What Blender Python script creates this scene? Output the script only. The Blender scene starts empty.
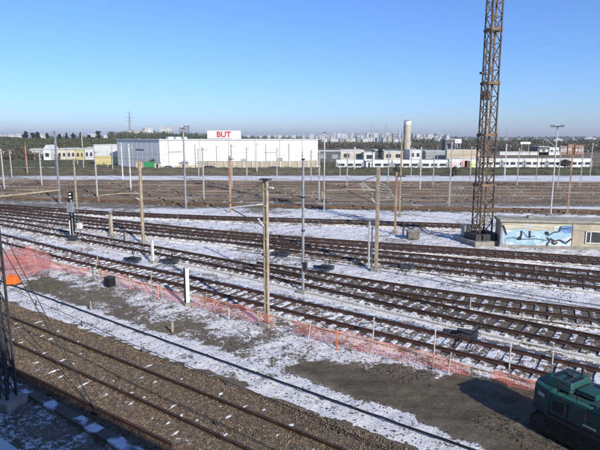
import bpy, math, random
import numpy as np
from mathutils import Vector, Matrix
random.seed(7); rng = np.random.default_rng(7)
R = math.radians
# ------------------------------------------------------------------ camera
H = 8.6; F = 520.0; PITCH = R(9.5); SP, CP = math.sin(PITCH), math.cos(PITCH)
scene = bpy.context.scene
cd = bpy.data.cameras.new('camera'); cam = bpy.data.objects.new('camera', cd)
scene.collection.objects.link(cam); scene.camera = cam
cd.sensor_width = 36; cd.lens = 36 * F / 600; cd.clip_start = 0.1; cd.clip_end = 20000
cam.location = (0, 0, H); cam.rotation_euler = (R(90) - PITCH, 0, 0)
# ------------------------------------------------------------------ light
SUN_EL = 27.0; SUN_AZ = 148.0           # azimuth clockwise from +Y: behind the camera, to the right
world = bpy.data.worlds.new('World'); scene.world = world; world.use_nodes = True
wn = world.node_tree; bgn = wn.nodes['Background']
sky = wn.nodes.new('ShaderNodeTexSky'); sky.sky_type = 'NISHITA'; sky.sun_disc = False
sky.sun_elevation = R(SUN_EL); sky.sun_rotation = R(SUN_AZ)
sky.altitude = 0; sky.air_density = 1.0; sky.dust_density = .45; sky.ozone_density = 9.0
tint = wn.nodes.new('ShaderNodeMix'); tint.data_type = 'RGBA'; tint.blend_type = 'MULTIPLY'; tint.inputs[0].default_value = 1
tint.inputs[7].default_value = (.91, .89, .99, 1)
wn.links.new(sky.outputs[0], tint.inputs[6]); wn.links.new(tint.outputs[2], bgn.inputs[0]); bgn.inputs[1].default_value = 0.15
sd = bpy.data.lights.new('sun', 'SUN'); sun = bpy.data.objects.new('sun', sd); scene.collection.objects.link(sun)
sd.energy = 4.3; sd.angle = R(0.5); sd.color = (1.0, 0.94, 0.84)
sdir = Vector((math.sin(R(SUN_AZ)) * math.cos(R(SUN_EL)), math.cos(R(SUN_AZ)) * math.cos(R(SUN_EL)), math.sin(R(SUN_EL))))
sun.rotation_euler = sdir.to_track_quat('Z', 'Y').to_euler(); sun.location = (20, -40, 60)
vs = scene.view_settings; vs.view_transform = 'Standard'; vs.look = 'None'; vs.gamma = 1; vs.exposure = 0.24
vs.use_curve_mapping = False
scene.cycles.max_bounces = 6; scene.cycles.diffuse_bounces = 3; scene.cycles.transparent_max_bounces = 12

# ------------------------------------------------------------------ helpers
def ray(px, py):
    u = (px - 300) / F; v = (225 - py) / F
    return Vector((u, CP + SP * v, -SP + CP * v))
def G(px, py, z=0.0):
    """ground point seen at photo pixel (px, py)"""
    r = ray(px, py); t = (z - H) / r.z
    return Vector((r.x * t, r.y * t, z))
def PD(px, py, D):
    """point seen at a pixel, D metres ahead"""
    r = ray(px, py); t = D / r.y
    return Vector((r.x * t, D, H + r.z * t))
def ZT(base, py_top, px_top=None):
    """height of the thing standing at base whose top shows at row py_top"""
    r = ray(px_top if px_top is not None else 300, py_top); t = base.y / r.y
    return H + r.z * t
def smooth(a, b, x):
    t = np.clip((np.asarray(x, float) - a) / (b - a), 0, 1); return t * t * (3 - 2 * t)
def terrain(x, y):
    x = np.asarray(x, float); y = np.asarray(y, float)
    z = 0.75 * smooth(126, 134, y) * (1 - smooth(140, 143, y)) - 2.0 * smooth(141, 150, y)
    hill = smooth(-60, -150, x) * smooth(340, 520, y) * (1 - 0.6 * smooth(900, 1400, y))
    z = z + hill * (8.5 + 1.2 * np.sin(x * 0.021 + 1) + 0.7 * np.sin(x * 0.057))
    far = smooth(900, 2400, y); z = z + far * (5 + 1.5 * np.sin(x * 0.003) + 1.0 * np.sin(x * 0.0091 + 2))
    return z
def tz(x, y): return float(terrain(x, y))

NT = bpy.data.node_groups
def mat(name, col, rough=0.8, col2=None, scale=3.0, metal=0.0, bump=0.0, thr=None, spec=0.3, stretch=None, detail=6, wld=False):
    m = bpy.data.materials.new(name); m.use_nodes = True; nt = m.node_tree; N = nt.nodes; L = nt.links
    b = N['Principled BSDF']; b.inputs['Roughness'].default_value = rough; b.inputs['Metallic'].default_value = metal
    b.inputs['Specular IOR Level'].default_value = spec
    if col2 is None: col2 = tuple(c * 0.72 for c in col)
    tc = N.new('ShaderNodeTexCoord'); mp = N.new('ShaderNodeMapping'); gp = N.new('ShaderNodeNewGeometry'); L.new(gp.outputs['Position'] if wld else tc.outputs['Object'], mp.inputs[0])
    if stretch: mp.inputs['Scale'].default_value = stretch
    nz = N.new('ShaderNodeTexNoise'); nz.inputs['Scale'].default_value = scale; nz.inputs['Detail'].default_value = detail
    L.new(mp.outputs[0], nz.inputs[0])
    rp = N.new('ShaderNodeValToRGB'); lo, hi = thr if thr else (0.35, 0.65)
    rp.color_ramp.elements[0].position = lo; rp.color_ramp.elements[1].position = hi
    rp.color_ramp.elements[0].color = (*col2, 1); rp.color_ramp.elements[1].color = (*col, 1)
    L.new(nz.outputs[0], rp.inputs[0]); L.new(rp.outputs[0], b.inputs['Base Color'])
    if bump:
        bp = N.new('ShaderNodeBump'); bp.inputs['Strength'].default_value = bump; bp.inputs['Distance'].default_value = 0.03
        L.new(nz.outputs[0], bp.inputs['Height']); L.new(bp.outputs[0], b.inputs['Normal'])
    return m

def snow_ground(name, cov_attr=True, dirt_a=(.12, .095, .07), dirt_b=(.29, .24, .18), streak=False, snow=(.86, .84, .82)):
    """soil / stones with crusted snow where attribute 'cov' says it lies; 'mud' and 'veg' tint the soil"""
    m = bpy.data.materials.new(name); m.use_nodes = True; nt = m.node_tree; N = nt.nodes; L = nt.links
    b = N['Principled BSDF']
    geo = N.new('ShaderNodeNewGeometry')
    def noise(scale, detail=5, sc=None, rough=.6):
        n = N.new('ShaderNodeTexNoise'); n.inputs['Scale'].default_value = scale; n.inputs['Detail'].default_value = detail
        n.inputs['Roughness'].default_value = rough
        if sc:
            mp = N.new('ShaderNodeMapping'); mp.inputs['Scale'].default_value = sc
            L.new(geo.outputs['Position'], mp.inputs[0]); L.new(mp.outputs[0], n.inputs[0])
        else: L.new(geo.outputs['Position'], n.inputs[0])
        return n.outputs[0]
    def M(op, a, bb, clamp=False):
        n = N.new('ShaderNodeMath'); n.operation = op; n.use_clamp = clamp
        for i, q in enumerate((a, bb)):
            if isinstance(q, (int, float)): n.inputs[i].default_value = q
            elif q is not None: L.new(q, n.inputs[i])
        return n.outputs[0]
    def mixc(f, a, bb):
        n = N.new('ShaderNodeMix'); n.data_type = 'RGBA'
        L.new(f, n.inputs[0])
        for i, q in ((6, a), (7, bb)):
            if isinstance(q, tuple): n.inputs[i].default_value = (*q, 1)
            else: L.new(q, n.inputs[i])
        return n.outputs[2]
    def att(nm):
        a = N.new('ShaderNodeAttribute'); a.attribute_name = nm; return a.outputs['Fac']
    def ramp(x, lo, hi):
        n = N.new('ShaderNodeMapRange'); n.interpolation_type = 'SMOOTHSTEP'
        L.new(x, n.inputs[0]); n.inputs[1].default_value = lo; n.inputs[2].default_value = hi; return n.outputs[0]
    sep = N.new('ShaderNodeSeparateXYZ'); L.new(geo.outputs['Position'], sep.inputs[0])
    n1 = noise(7.0, 9, (.16, 1, 1) if streak else None, rough=.78); n2 = noise(1.3, 4, (1, 1, 1)); n3 = noise(.32, 3, (.45, 1, 1)); vor = N.new('ShaderNodeTexVoronoi')
    vor.inputs['Scale'].default_value = 15; L.new(geo.outputs['Position'], vor.inputs[0])
    comb = M('ADD', M('ADD', M('MULTIPLY', n1, .52), M('MULTIPLY', n2, .28)), M('MULTIPLY', n3, .20))
    cov = att('cov')
    sn = ramp(M('ADD', comb, M('MULTIPLY', M('SUBTRACT', cov, .5), .36)), .475, .535)
    soil = mixc(ramp(n1, .36, .64), dirt_a, dirt_b)
    stone = mixc(vor.outputs['Distance'], (.05, .042, .034), dirt_b)
    soil = mixc(M('MULTIPLY', ramp(n2, .3, .7), .55), soil, stone)
    soil = mixc(M('MULTIPLY', ramp(n3, .35, .7), .5), soil, (.11, .082, .058))
    vegc = mixc(ramp(n1, .35, .65), (.06, .068, .03), (.20, .17, .09))
    soil = mixc(att('veg'), soil, vegc)
    soil = mixc(att('warm'), soil, mixc(ramp(n1, .36, .64), (.095, .070, .047), (.265, .20, .13)))
    mudc = mixc(ramp(M('ADD', M('MULTIPLY', n1, .5), M('MULTIPLY', noise(1.0, 6, (.5, 1.4, 1)), .5)), .4, .62), (.075, .060, .036), (.155, .128, .084))
    soil = mixc(att('mud'), soil, mudc)
    dryc = mixc(ramp(noise(.08, 4, (.3, 1, 1)), .35, .65), (.26, .20, .12), (.17, .13, .075))
    soil = mixc(att('dry'), soil, dryc)
    snc = mixc(ramp(n1, .32, .6), (snow[0] * .62, snow[1] * .62, snow[2] * .62), snow)
    L.new(mixc(sn, soil, snc), b.inputs['Base Color'])
    rg = N.new('ShaderNodeMix'); L.new(att('mud'), rg.inputs[0]); rg.inputs[2].default_value = .9; rg.inputs[3].default_value = .72
    L.new(rg.outputs[0], b.inputs['Roughness']); b.inputs['Specular IOR Level'].default_value = .3
    hgt = M('ADD', M('MULTIPLY', comb, 1.3), M('MULTIPLY', sn, .35))
    hgt = M('ADD', hgt, M('MULTIPLY', vor.outputs['Distance'], .35))
    bp = N.new('ShaderNodeBump'); bp.inputs['Distance'].default_value = .07
    L.new(M('SUBTRACT', .75, M('MULTIPLY', att('mud'), .25)), bp.inputs['Strength'])
    L.new(hgt, bp.inputs['Height']); L.new(bp.outputs[0], b.inputs['Normal'])
    return m

COL = scene.collection
def tag(o, label=None, cat=None, group=None, kind=None):
    if label: o['label'] = label
    if cat: o['category'] = cat
    if group: o['group'] = group
    if kind: o['kind'] = kind
    return o
def thing(name, label, cat, loc=(0, 0, 0), rz=0.0, group=None):
    o = bpy.data.objects.new(name, None); COL.objects.link(o); o.location = loc; o.rotation_euler = (0, 0, rz)
    o.empty_display_size = .3
    return tag(o, label, cat, group)
class MB:
    """collects vertices and faces; build() links them as one mesh object"""
    def __init__(s): s.v = []; s.f = []; s.mi = []; s.m = 0
    def add(s, vs, fs):
        k = len(s.v); s.v += [tuple(q) for q in vs]; s.f += [tuple(i + k for i in f) for f in fs]; s.mi += [s.m] * len(fs); return s
    def box(s, c, d, rz=0.0, taper=1.0):
        x, y, z = [q / 2 for q in d]; cs, sn = math.cos(rz), math.sin(rz); o = []
        for k in (-1, 1):
            tp = taper if k > 0 else 1
            for i, j in ((-1, -1), (1, -1), (1, 1), (-1, 1)):
                a, b = i * x * tp, j * y * tp; o.append((c[0] + a * cs - b * sn, c[1] + a * sn + b * cs, c[2] + k * z))
        return s.add(o, [(0, 3, 2, 1), (4, 5, 6, 7), (0, 1, 5, 4), (1, 2, 6, 5), (2, 3, 7, 6), (3, 0, 4, 7)])
    def tube(s, p, q, r, n=8, r2=None, caps=True):
        p, q = Vector(p), Vector(q); d = (q - p); r2 = r if r2 is None else r2
        a = d.orthogonal().normalized(); b = d.normalized().cross(a); o = []
        for c, rr in ((p, r), (q, r2)):
            for i in range(n):
                t = 2 * math.pi * i / n; o.append(c + a * (rr * math.cos(t)) + b * (rr * math.sin(t)))
        fs = [(i, (i + 1) % n, n + (i + 1) % n, n + i) for i in range(n)]
        if caps: fs += [tuple(range(n))[::-1], tuple(range(n, 2 * n))]
        return s.add(o, fs)
    def path(s, pts, r, n=6):
        for a, b in zip(pts[:-1], pts[1:]): s.tube(a, b, r, n)
        return s
    def bar(s, p, q, w, h=None):
        """square bar between two points"""
        p, q = Vector(p), Vector(q); d = (q - p).normalized(); h = h or w
        up = Vector((0, 0, 1)) if abs(d.z) < .95 else Vector((1, 0, 0))
        a = d.cross(up).normalized() * (w / 2); b = a.cross(d).normalized() * (h / 2)
        o = [c + i * a + j * b for c in (p, q) for i, j in ((-1, -1), (1, -1), (1, 1), (-1, 1))]
        return s.add(o, [(0, 3, 2, 1), (4, 5, 6, 7), (0, 1, 5, 4), (1, 2, 6, 5), (2, 3, 7, 6), (3, 0, 4, 7)])
    def prism(s, poly, z0, z1, top=None):
        n = len(poly); top = top or poly
        o = [(a, b, z0) for a, b in poly] + [(a, b, z1) for a, b in top]
        return s.add(o, [tuple(range(n))[::-1], tuple(range(n, 2 * n))] + [(i, (i + 1) % n, n + (i + 1) % n, n + i) for i in range(n)])
    def xprism(s, poly, y0, y1):
        """profile in xz extruded along y"""
        n = len(poly); o = [(a, y0, b) for a, b in poly] + [(a, y1, b) for a, b in poly]
        return s.add(o, [tuple(range(n)), tuple(range(n, 2 * n))[::-1]] + [(i, n + i, n + (i + 1) % n, (i + 1) % n) for i in range(n)])
    def build(s, name, m, parent=None, smooth=False, loc=None, bevel=0.0):
        me = bpy.data.meshes.new(name); me.from_pydata(s.v, [], s.f)
        ms = m if isinstance(m, (list, tuple)) else [m]
        for q in ms: me.materials.append(q)
        if len(ms) > 1: me.polygons.foreach_set('material_index', s.mi)
        if smooth: me.polygons.foreach_set('use_smooth', [True] * len(me.polygons))
        o = bpy.data.objects.new(name, me); COL.objects.link(o)
        if parent: o.parent = parent
        if loc is not None: o.location = loc
        if bevel:
            md = o.modifiers.new('bevel', 'BEVEL'); md.width = bevel; md.segments = 2; md.limit_method = 'ANGLE'
        return o
def np_mesh(name, V, Fq, m, parent=None, smooth=False):
    me = bpy.data.meshes.new(name); V = np.asarray(V, np.float32); Fq = np.asarray(Fq, np.int32); k = Fq.shape[1]
    me.vertices.add(len(V)); me.vertices.foreach_set('co', V.ravel())
    me.loops.add(Fq.size); me.loops.foreach_set('vertex_index', Fq.ravel())
    me.polygons.add(len(Fq)); me.polygons.foreach_set('loop_start', np.arange(0, Fq.size, k, dtype=np.int32))
    me.polygons.foreach_set('loop_total', np.full(len(Fq), k, np.int32))
    if smooth: me.polygons.foreach_set('use_smooth', np.ones(len(Fq), bool))
    me.update(calc_edges=True); me.validate(); me.materials.append(m)
    o = bpy.data.objects.new(name, me); COL.objects.link(o)
    if parent: o.parent = parent
    return o
def copy_tree(o, parent=None):
    c = o.copy(); COL.objects.link(c)
    if parent: c.parent = parent
    for ch in list(o.children): copy_tree(ch, c)
    return c

# ------------------------------------------------------------------ materials
M_ = {}
M_['rail'] = mat('rusty rail steel', (.085, .048, .034), .6, (.04, .026, .02), 4)
M_['rail_orange'] = mat('bright rusty rail', (.22, .13, .07), .75, (.12, .075, .045), .6)
M_['rail_sunlit'] = mat('sunlit brown rail', (.27, .21, .165), .7, (.10, .075, .06), .12)  # base colour lightened so the far rails read as sunlit lines
M_['railred'] = mat('red brown rail', (.095, .045, .035), .65, (.05, .03, .025), 4)
M_['beige'] = mat('weathered beige post', (.50, .43, .31), .8, (.34, .27, .18), 2.2, bump=.1)
M_['rust'] = mat('rusted post', (.36, .16, .08), .9, (.50, .36, .24), .5, bump=.1, thr=(.42, .6))
M_['grey'] = mat('galvanised grey post', (.36, .38, .39), .5, (.25, .27, .28), 3, metal=.3)
M_['lgrey'] = mat('pale concrete pole', (.55, .54, .50), .85, (.42, .41, .38), 2)
M_['white'] = mat('white paint', (.78, .78, .75), .6, (.60, .59, .55), 3)
M_['dgrey'] = mat('dark steel', (.06, .062, .065), .6, (.035, .035, .037), 5)
M_['black'] = mat('black paint', (.018, .018, .02), .5, (.012, .012, .013), 5)
M_['conc'] = mat('old concrete', (.34, .32, .28), .9, (.22, .20, .17), 3, bump=.3)
M_['insul'] = mat('white insulator', (.75, .75, .72), .3)
M_['cable'] = mat('black cable', (.02, .02, .022), .6)
M_['wire'] = mat('wire', (.05, .05, .055), .5)
M_['orange'] = mat('orange plastic', (.85, .20, .03), .5, (.7, .15, .03), 3)
M_['net'] = mat('faded red orange netting', (.80, .20, .14), .6, (.78, .34, .28), .8)
M_['sleeper_snow'] = mat('snow dusted sleeper', (.72, .73, .75), .9, (.12, .095, .075), 4.5, thr=(.50, .57), bump=.3, wld=True, detail=10)
M_['sleeper_dark'] = mat('oily timber sleeper', (.075, .058, .045), .9, (.66, .68, .72), 3.5, thr=(.36, .41), bump=.3, wld=True, detail=10)
M_['sleeper_pink'] = mat('snowy concrete sleeper', (.74, .74, .76), .9, (.18, .13, .11), 4.0, thr=(.44, .54), bump=.3, wld=True, detail=10)
M_['tower'] = mat('crane mast steel', (.24, .155, .09), .75, (.13, .09, .06), 2)
M_['bark'] = mat('bark', (.10, .075, .055), .95)
M_['leaf_dark'] = mat('dark evergreen leaf', (.035, .05, .028), .9, (.02, .03, .02), 1.5)
M_['leaf_brown'] = mat('bare winter twigs', (.15, .125, .085), .95, (.09, .08, .055), .6)
M_['leaf_mid'] = mat('dull green leaf', (.10, .115, .055), .95, (.075, .08, .045), .6)
# ------------------------------------------------------------------ terrain
def axis_seg(segs):
    out = []
    for a, b, st in segs: out += list(np.arange(a, b, st))
    return out
xs = axis_seg([(-45, 45, .2)]); g = []; x = 45; st = .25
while x < 7000: g.append(x); st *= 1.07; x += st
xs = np.array(sorted([-q for q in g] + xs + g))
ys = axis_seg([(-60, 6, 4), (6, 60, .2), (60, 155, .7)]); y = 155; st = 1.0
while y < 7500: ys.append(y); st *= 1.055; y += st
ys = np.array(ys)
X, Y = np.meshgrid(xs, ys); nx, ny = len(xs), len(ys)
x = X.ravel(); y = Y.ravel()
def inpoly(poly, x, y):
    inside = np.zeros(len(x), bool); n = len(poly)
    for i in range(n):
        x1, y1 = poly[i][:2]; x2, y2 = poly[(i + 1) % n][:2]
        c = ((y1 > y) != (y2 > y)) & (x < (x2 - x1) * (y - y1) / ((y2 - y1) + 1e-12) + x1); inside ^= c
    return inside
def sdpoly(poly, x, y):
    """signed distance, positive inside"""
    d = np.full(len(x), 1e9); n = len(poly)
    for i in range(n):
        ax, ay = poly[i][:2]; bx, by = poly[(i + 1) % n][:2]; vx, vy = bx - ax, by - ay
        t = np.clip(((x - ax) * vx + (y - ay) * vy) / (vx * vx + vy * vy + 1e-9), 0, 1)
        d = np.minimum(d, np.hypot(x - ax - t * vx, y - ay - t * vy))
    return np.where(inpoly(poly, x, y), d, -d)
def wob(x, y, s, ph=0.0):
    return (np.sin(x * s + ph) * np.cos(y * s * 1.3 + ph * 2) + .5 * np.sin(x * s * 2.3 + y * s * 1.7 + ph) + .35 * np.sin(y * s * 4.1 - x * s * 3.3 + ph * 3)) / 1.6
AX, AY = .815, -.58           # along the near tracks
NX, NY = .58, .815            # across them, away from the camera
perp = x * NX + y * NY
cov = np.full(len(x), .80); mud = np.zeros(len(x)); veg = np.zeros(len(x)); dry = np.zeros(len(x))
w1 = wob(x, y, .35); w2 = wob(x, y, 1.1, 1.7)
near = y < 62
# shaded verge by the building, near ballast shelf, snow strip
cov = np.where(perp < 1.02 * H + .3 * w1, .50, cov)
b1 = smooth(1.0 * H, 1.06 * H, perp + .25 * w2) * (1 - smooth(1.41 * H, 1.475 * H, perp + .3 * w2))
cov = cov * (1 - b1) + (.10 + .12 * (w1 > .3)) * b1; warm = b1.copy()
# muddy road and brown soil
def PG(pts): return [tuple(G(a, b)[:2]) for a, b in pts]
mudp = PG([(286, 364), (312, 362), (345, 363), (385, 373), (420, 382), (448, 372), (480, 376), (530, 386), (640, 412), (640, 480), (560, 500), (505, 455), (452, 430), (400, 408), (350, 394), (318, 383), (292, 372)])
sdm = sdpoly(mudp, x, y)
mk = smooth(-.25, .35, sdm + .28 * w2 + .15 * wob(x, y, 3.1)); mud = mk * near
cov = cov * (1 - mk) + (-.25) * mk
soilp = PG([(18, 282), (55, 278), (85, 292), (130, 306), (185, 318), (235, 336), (300, 353), (300, 372), (255, 362), (215, 345), (165, 334), (110, 322), (60, 303), (25, 293)])
mk2 = smooth(-.6, .6, sdpoly(soilp, x, y) + .55 * w2)
cov = cov - mk2 * (.02 + .17 * smooth(.0, .6, w1) + .10 * (wob(x, y, 2.7, .9) > .35)); veg = np.maximum(veg, mk2 * .12 * near)
olv = PG([(20, 280), (50, 276), (62, 284), (50, 292), (25, 291)])
mk3 = smooth(-.3, .3, sdpoly(olv, x, y) + .3 * w2); veg = np.maximum(veg, mk3 * .8); cov = cov - mk3 * .30
churn = PG([(330, 358), (400, 362), (450, 372), (430, 386), (390, 380), (350, 368)])
mk4 = smooth(-.2, .5, sdpoly(churn, x, y) + .3 * w2); cov = np.where(mk4 > .1, cov * (1 - mk4) + .42 * mk4, cov); mud = mud * (1 - .6 * mk4)
wet = PG([(470, 420), (520, 412), (560, 440), (600, 470), (540, 470), (500, 440)])
mk5 = smooth(-.2, .6, sdpoly(wet, x, y) + .4 * w2); cov = cov + mk5 * .42; mud = mud * (1 - .5 * mk5)
# crusted, half melted snow in the middle ground, browner near the old sidings
cov = cov + np.where(near & (perp > 1.7 * H), -.12 * (w1 > .1) - .10, 0)
cov = cov - np.where(near & (perp > 1.5 * H) & (perp < 2.6 * H), .05 + .10 * (w2 > .1), 0)
yw = y + 1.8 * w1
f2 = smooth(60, 66, yw); cov = cov * (1 - f2) + (.38 + .14 * wob(x, y * 6, .06, 2)) * f2
cov = cov + .22 * f2 * (np.sin(y * .9 + .3 * np.sin(x * .05)) > .82) * smooth(-20, 20, x)
veg = np.maximum(veg, .55 * smooth(66, 72, yw) * (1 - smooth(-25, 10, x)))
f3 = smooth(97, 99, yw) * (1 - smooth(119, 122, yw)); cov = cov * (1 - f3) + (.66 + .12 * w1 - .22 * smooth(-40, -75, x)) * f3
f4 = smooth(120, 123, yw); cov = cov * (1 - f4) + (-.3) * f4; veg = veg * (1 - f4) + f4 * 1.0
f5 = smooth(160, 175, y) ; cov = np.where(f5 > .5, -.3, cov)
dry = smooth(172, 182, y) * (1 - smooth(430, 470, y)) * smooth(30, 60, x)
dry = np.maximum(dry, .8 * smooth(121, 124, yw) * (1 - smooth(150, 160, y)) * (1 - smooth(4, 12, x)) * smooth(-75, -50, x))
dry = np.maximum(dry, .6 * smooth(150, 160, y) * (1 - smooth(185, 200, y)))
z = terrain(x, y)
rut = -.05 * (np.abs(np.abs(perp - 16.6 + .3 * np.sin(x * .3)) - .85) < .22) * mud + .03 * mud * wob(x, y, 6.3, 1.0)
rut = rut + .05 * np.maximum(0, wob(x, y, 4.3, 2.0)) * smooth(-.2, .6, sdpoly(wet, x, y) + .4 * w2)
z = z + np.where(near, rut, 0)
hum = (.05 * wob(x, y, 2.3, .4) + .035 * wob(x, y, 5.1, 2.2)) * near * (1 - .75 * mud)
z = z + np.where(near, hum - .055, 0) + rng.normal(0, .010, len(x)) * near * (1 - mud)
idx = np.arange(nx * ny).reshape(ny, nx)
Fq = np.stack([idx[:-1, :-1].ravel(), idx[:-1, 1:].ravel(), idx[1:, 1:].ravel(), idx[1:, :-1].ravel()], 1)
M_['ground'] = snow_ground('snow patched yard ground')
ground = np_mesh('ground', np.stack([x, y, z], 1), Fq, M_['ground'], smooth=True); tag(ground, kind='structure')
for nm, arr in (('cov', cov), ('mud', mud), ('veg', veg), ('dry', dry), ('warm', warm)):
    a = ground.data.attributes.new(nm, 'FLOAT', 'POINT'); a.data.foreach_set('value', arr.astype(np.float32))

# ------------------------------------------------------------------ tracks
M_['bed'] = snow_ground('ballast with snow', dirt_a=(.085, .066, .052), dirt_b=(.22, .18, .14))
M_['bed_near'] = snow_ground('brown ballast near', dirt_a=(.095, .070, .047), dirt_b=(.265, .20, .13))
M_['bed_far'] = snow_ground('grey brown siding ballast', dirt_a=(.085, .062, .047), dirt_b=(.27, .21, .16), streak=True)
def resample(pts, step):
    P = np.array([[p.x, p.y] for p in pts]); s = np.r_[0, np.cumsum(np.hypot(*np.diff(P, axis=0).T))]
    # smooth curve through the points: dense linear then moving average
    n = max(4, int(s[-1] / step)); t = np.linspace(0, s[-1], n + 1)
    Q = np.stack([np.interp(t, s, P[:, 0]), np.interp(t, s, P[:, 1])], 1)
    k = max(3, int(n * .12) | 1)
    if k >= 3:
        pad = k // 2
        ext = np.concatenate([2 * Q[0] - Q[1:pad + 1][::-1], Q, 2 * Q[-1] - Q[-pad - 1:-1][::-1]])
        ker = np.ones(k) / k
        Q = np.stack([np.convolve(ext[:, 0], ker, 'valid'), np.convolve(ext[:, 1], ker, 'valid')], 1)
    return Q
RP = [(-.065, 0), (.065, 0), (.065, .012), (.012, .03), (.012, .105), (.036, .118), (.036, .15), (-.036, .15), (-.036, .118), (-.012, .105), (-.012, .03), (-.065, .012)]
def sweep(Q, prof, z0):
    T = np.gradient(Q, axis=0); T /= np.linalg.norm(T, axis=1)[:, None]; Nn = np.stack([-T[:, 1], T[:, 0]], 1)
    V = []; k = len(prof)
    for (o, h) in prof: V.append(np.c_[Q + Nn * o, np.full(len(Q), z0 + h)])
    V = np.stack(V, 1).reshape(-1, 3); n = len(Q); Fc = []
    i = np.arange(n - 1)
    for j in range(k):
        j2 = (j + 1) % k; Fc.append(np.stack([i * k + j, i * k + j2, (i + 1) * k + j2, (i + 1) * k + j], 1))
    return V, np.concatenate(Fc)
def offset(Q, o):
    T = np.gradient(Q, axis=0); T /= np.linalg.norm(T, axis=1)[:, None]
    return Q + np.stack([-T[:, 1], T[:, 0]], 1) * o
sleeper_proto = {}
def sleeper_mesh(key, wd):
    if (key, wd) not in sleeper_proto:
        b = MB(); n_ = 9; T_ = []
        for k in range(n_):
            y_ = -1.25 + 2.5 * k / (n_ - 1); T_.append((y_, wd / 2 * random.uniform(.8, 1.1), wd / 2 * random.uniform(.8, 1.1)))
        b.prism([(-a, y_) for y_, a, c in T_] + [(c, y_) for y_, a, c in T_[::-1]], -.06, .06); me = bpy.data.meshes.new('sleeper'); me.from_pydata(b.v, [], b.f); me.materials.append(M_[key]); sleeper_proto[(key, wd)] = me
    return sleeper_proto[(key, wd)]
def track(pts, label, rail='rail', slp='sleeper_snow', bedm='bed', bcov=.25, ecov=.75, lift=0.0, parts=True, swd=.26, half=1.9, proud=.045, zoff=0.0, bveg=0.0):
    Q = resample(pts, .6 if parts else 1.5)
    # bed
    z0 = .045 + lift
    prof = [(-half - .5, -.14), (-half, -.04), (-1.45, .03), (-.9, .045), (0, .05), (.9, .045), (1.45, .03), (half, -.04), (half + .5, -.14)]
    T = np.gradient(Q, axis=0); T /= np.linalg.norm(T, axis=1)[:, None]; Nn = np.stack([-T[:, 1], T[:, 0]], 1)
    V = []; C = []
    for o, h in prof:
        zz = z0 + h + rng.normal(0, .008, len(Q)); V.append(np.c_[Q + Nn * o + (rng.normal(0, .12, (len(Q), 1)) if abs(o) > 1.6 else 0) * Nn, zz])
        C.append(np.full(len(Q), bcov + (ecov - bcov) * float(smooth(1.1, half + .2, abs(o)))) + rng.normal(0, .05, len(Q)) + .13 * np.sin(Q[:, 0] * .11 + o) * np.sin(Q[:, 0] * .037 + 2 * len(Q)))
    k = len(prof); V = np.stack(V, 1).reshape(-1, 3); C = np.stack(C, 1).ravel(); n = len(Q); i = np.arange(n - 1); Fc = []
    for j in range(k - 1): Fc.append(np.stack([i * k + j, i * k + j + 1, (i + 1) * k + j + 1, (i + 1) * k + j], 1))
    bd = np_mesh('ballast_bed', V, np.concatenate(Fc), M_[bedm], smooth=True); tag(bd, kind='structure')
    a = bd.data.attributes.new('cov', 'FLOAT', 'POINT'); a.data.foreach_set('value', C.astype(np.float32))
    for nm in ('mud', 'dry'): bd.data.attributes.new(nm, 'FLOAT', 'POINT')
    a = bd.data.attributes.new('veg', 'FLOAT', 'POINT'); a.data.foreach_set('value', np.full(len(C), bveg, np.float32))
    mid = Q[len(Q) // 2]
    root = thing('railway_track', label, 'railway track', (0, 0, 0), group='railway tracks across the yard')
    zs = z0 + .05 + proud          # sleeper top
    for o in (-.755, .755):
        V, Fc = sweep(offset(Q, o), RP, zs - .005); np_mesh('rail', V, Fc, M_[rail], root)
    # sleepers
    L = np.r_[0, np.cumsum(np.hypot(*np.diff(Q, axis=0).T))]; t = np.arange(.3, L[-1], .62)
    sx = np.interp(t, L, Q[:, 0]); sy = np.interp(t, L, Q[:, 1]); ang = np.arctan2(np.interp(t, L, T[:, 1]), np.interp(t, L, T[:, 0]))
    dist = np.hypot(sx, sy); dep = sy * CP; vis = (np.abs(sx) < dep * .62) & (sy > 8)
    order = [i for i in np.argsort(dist) if vis[i]][:100] if parts else []
    chosen = set(order); me = sleeper_mesh(slp, swd)
    for i in order:
        o = bpy.data.objects.new('sleeper', me); COL.objects.link(o); o.parent = root
        o.location = (sx[i], sy[i], zs - .06 + random.uniform(-.012, .006)); o.rotation_euler = (0, 0, ang[i] + random.uniform(-.02, .02))
        o.scale = (random.uniform(.8, 1.15), random.uniform(.96, 1.03), 1)
    rest = MB()
    for i in range(len(t)):
        if i not in chosen: rest.box((sx[i], sy[i], zs - .06), (swd, 2.5, .12), ang[i])
    if rest.v: tag(rest.build('sleepers', M_[slp], root), kind='stuff' if parts else None)
    return Q
def L_(*p): return [G(a, b) for a, b in p]
def ext(p0, p1, k):
    """carry a line on past its ends in ground space"""
    return p0 + (p0 - p1).normalized() * k
def line(pts, e0=20, e1=20):
    P = L_(*pts); return [ext(P[0], P[1], e0)] + P + [ext(P[-1], P[-2], e1)]
T1 = track(line([(9.5, 332), (150, 392), (266, 443)], 25, 12), 'nearest track, half buried in brown ballast at lower left', 'rail', 'sleeper_dark', 'bed_near', .20, .12, proud=-.022, lift=.02, half=1.9, swd=.24)
T2 = track(line([(0, 240), (100, 266), (200, 287), (300, 312), (400, 335.5), (500, 360), (600, 384)]), 'track with snowy sleepers just behind the orange netting fence', 'railred', 'sleeper_pink', 'bed', .42, .80, swd=.26, half=1.35)
T3 = track(line([(0, 224), (92, 241), (150, 251.5), (200, 261), (300, 282), (400, 306), (500, 327.5), (600, 348)]), 'track running just behind the tall grey tubular mast', 'rail', 'sleeper_snow', 'bed', .42, .85, half=1.35)
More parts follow.
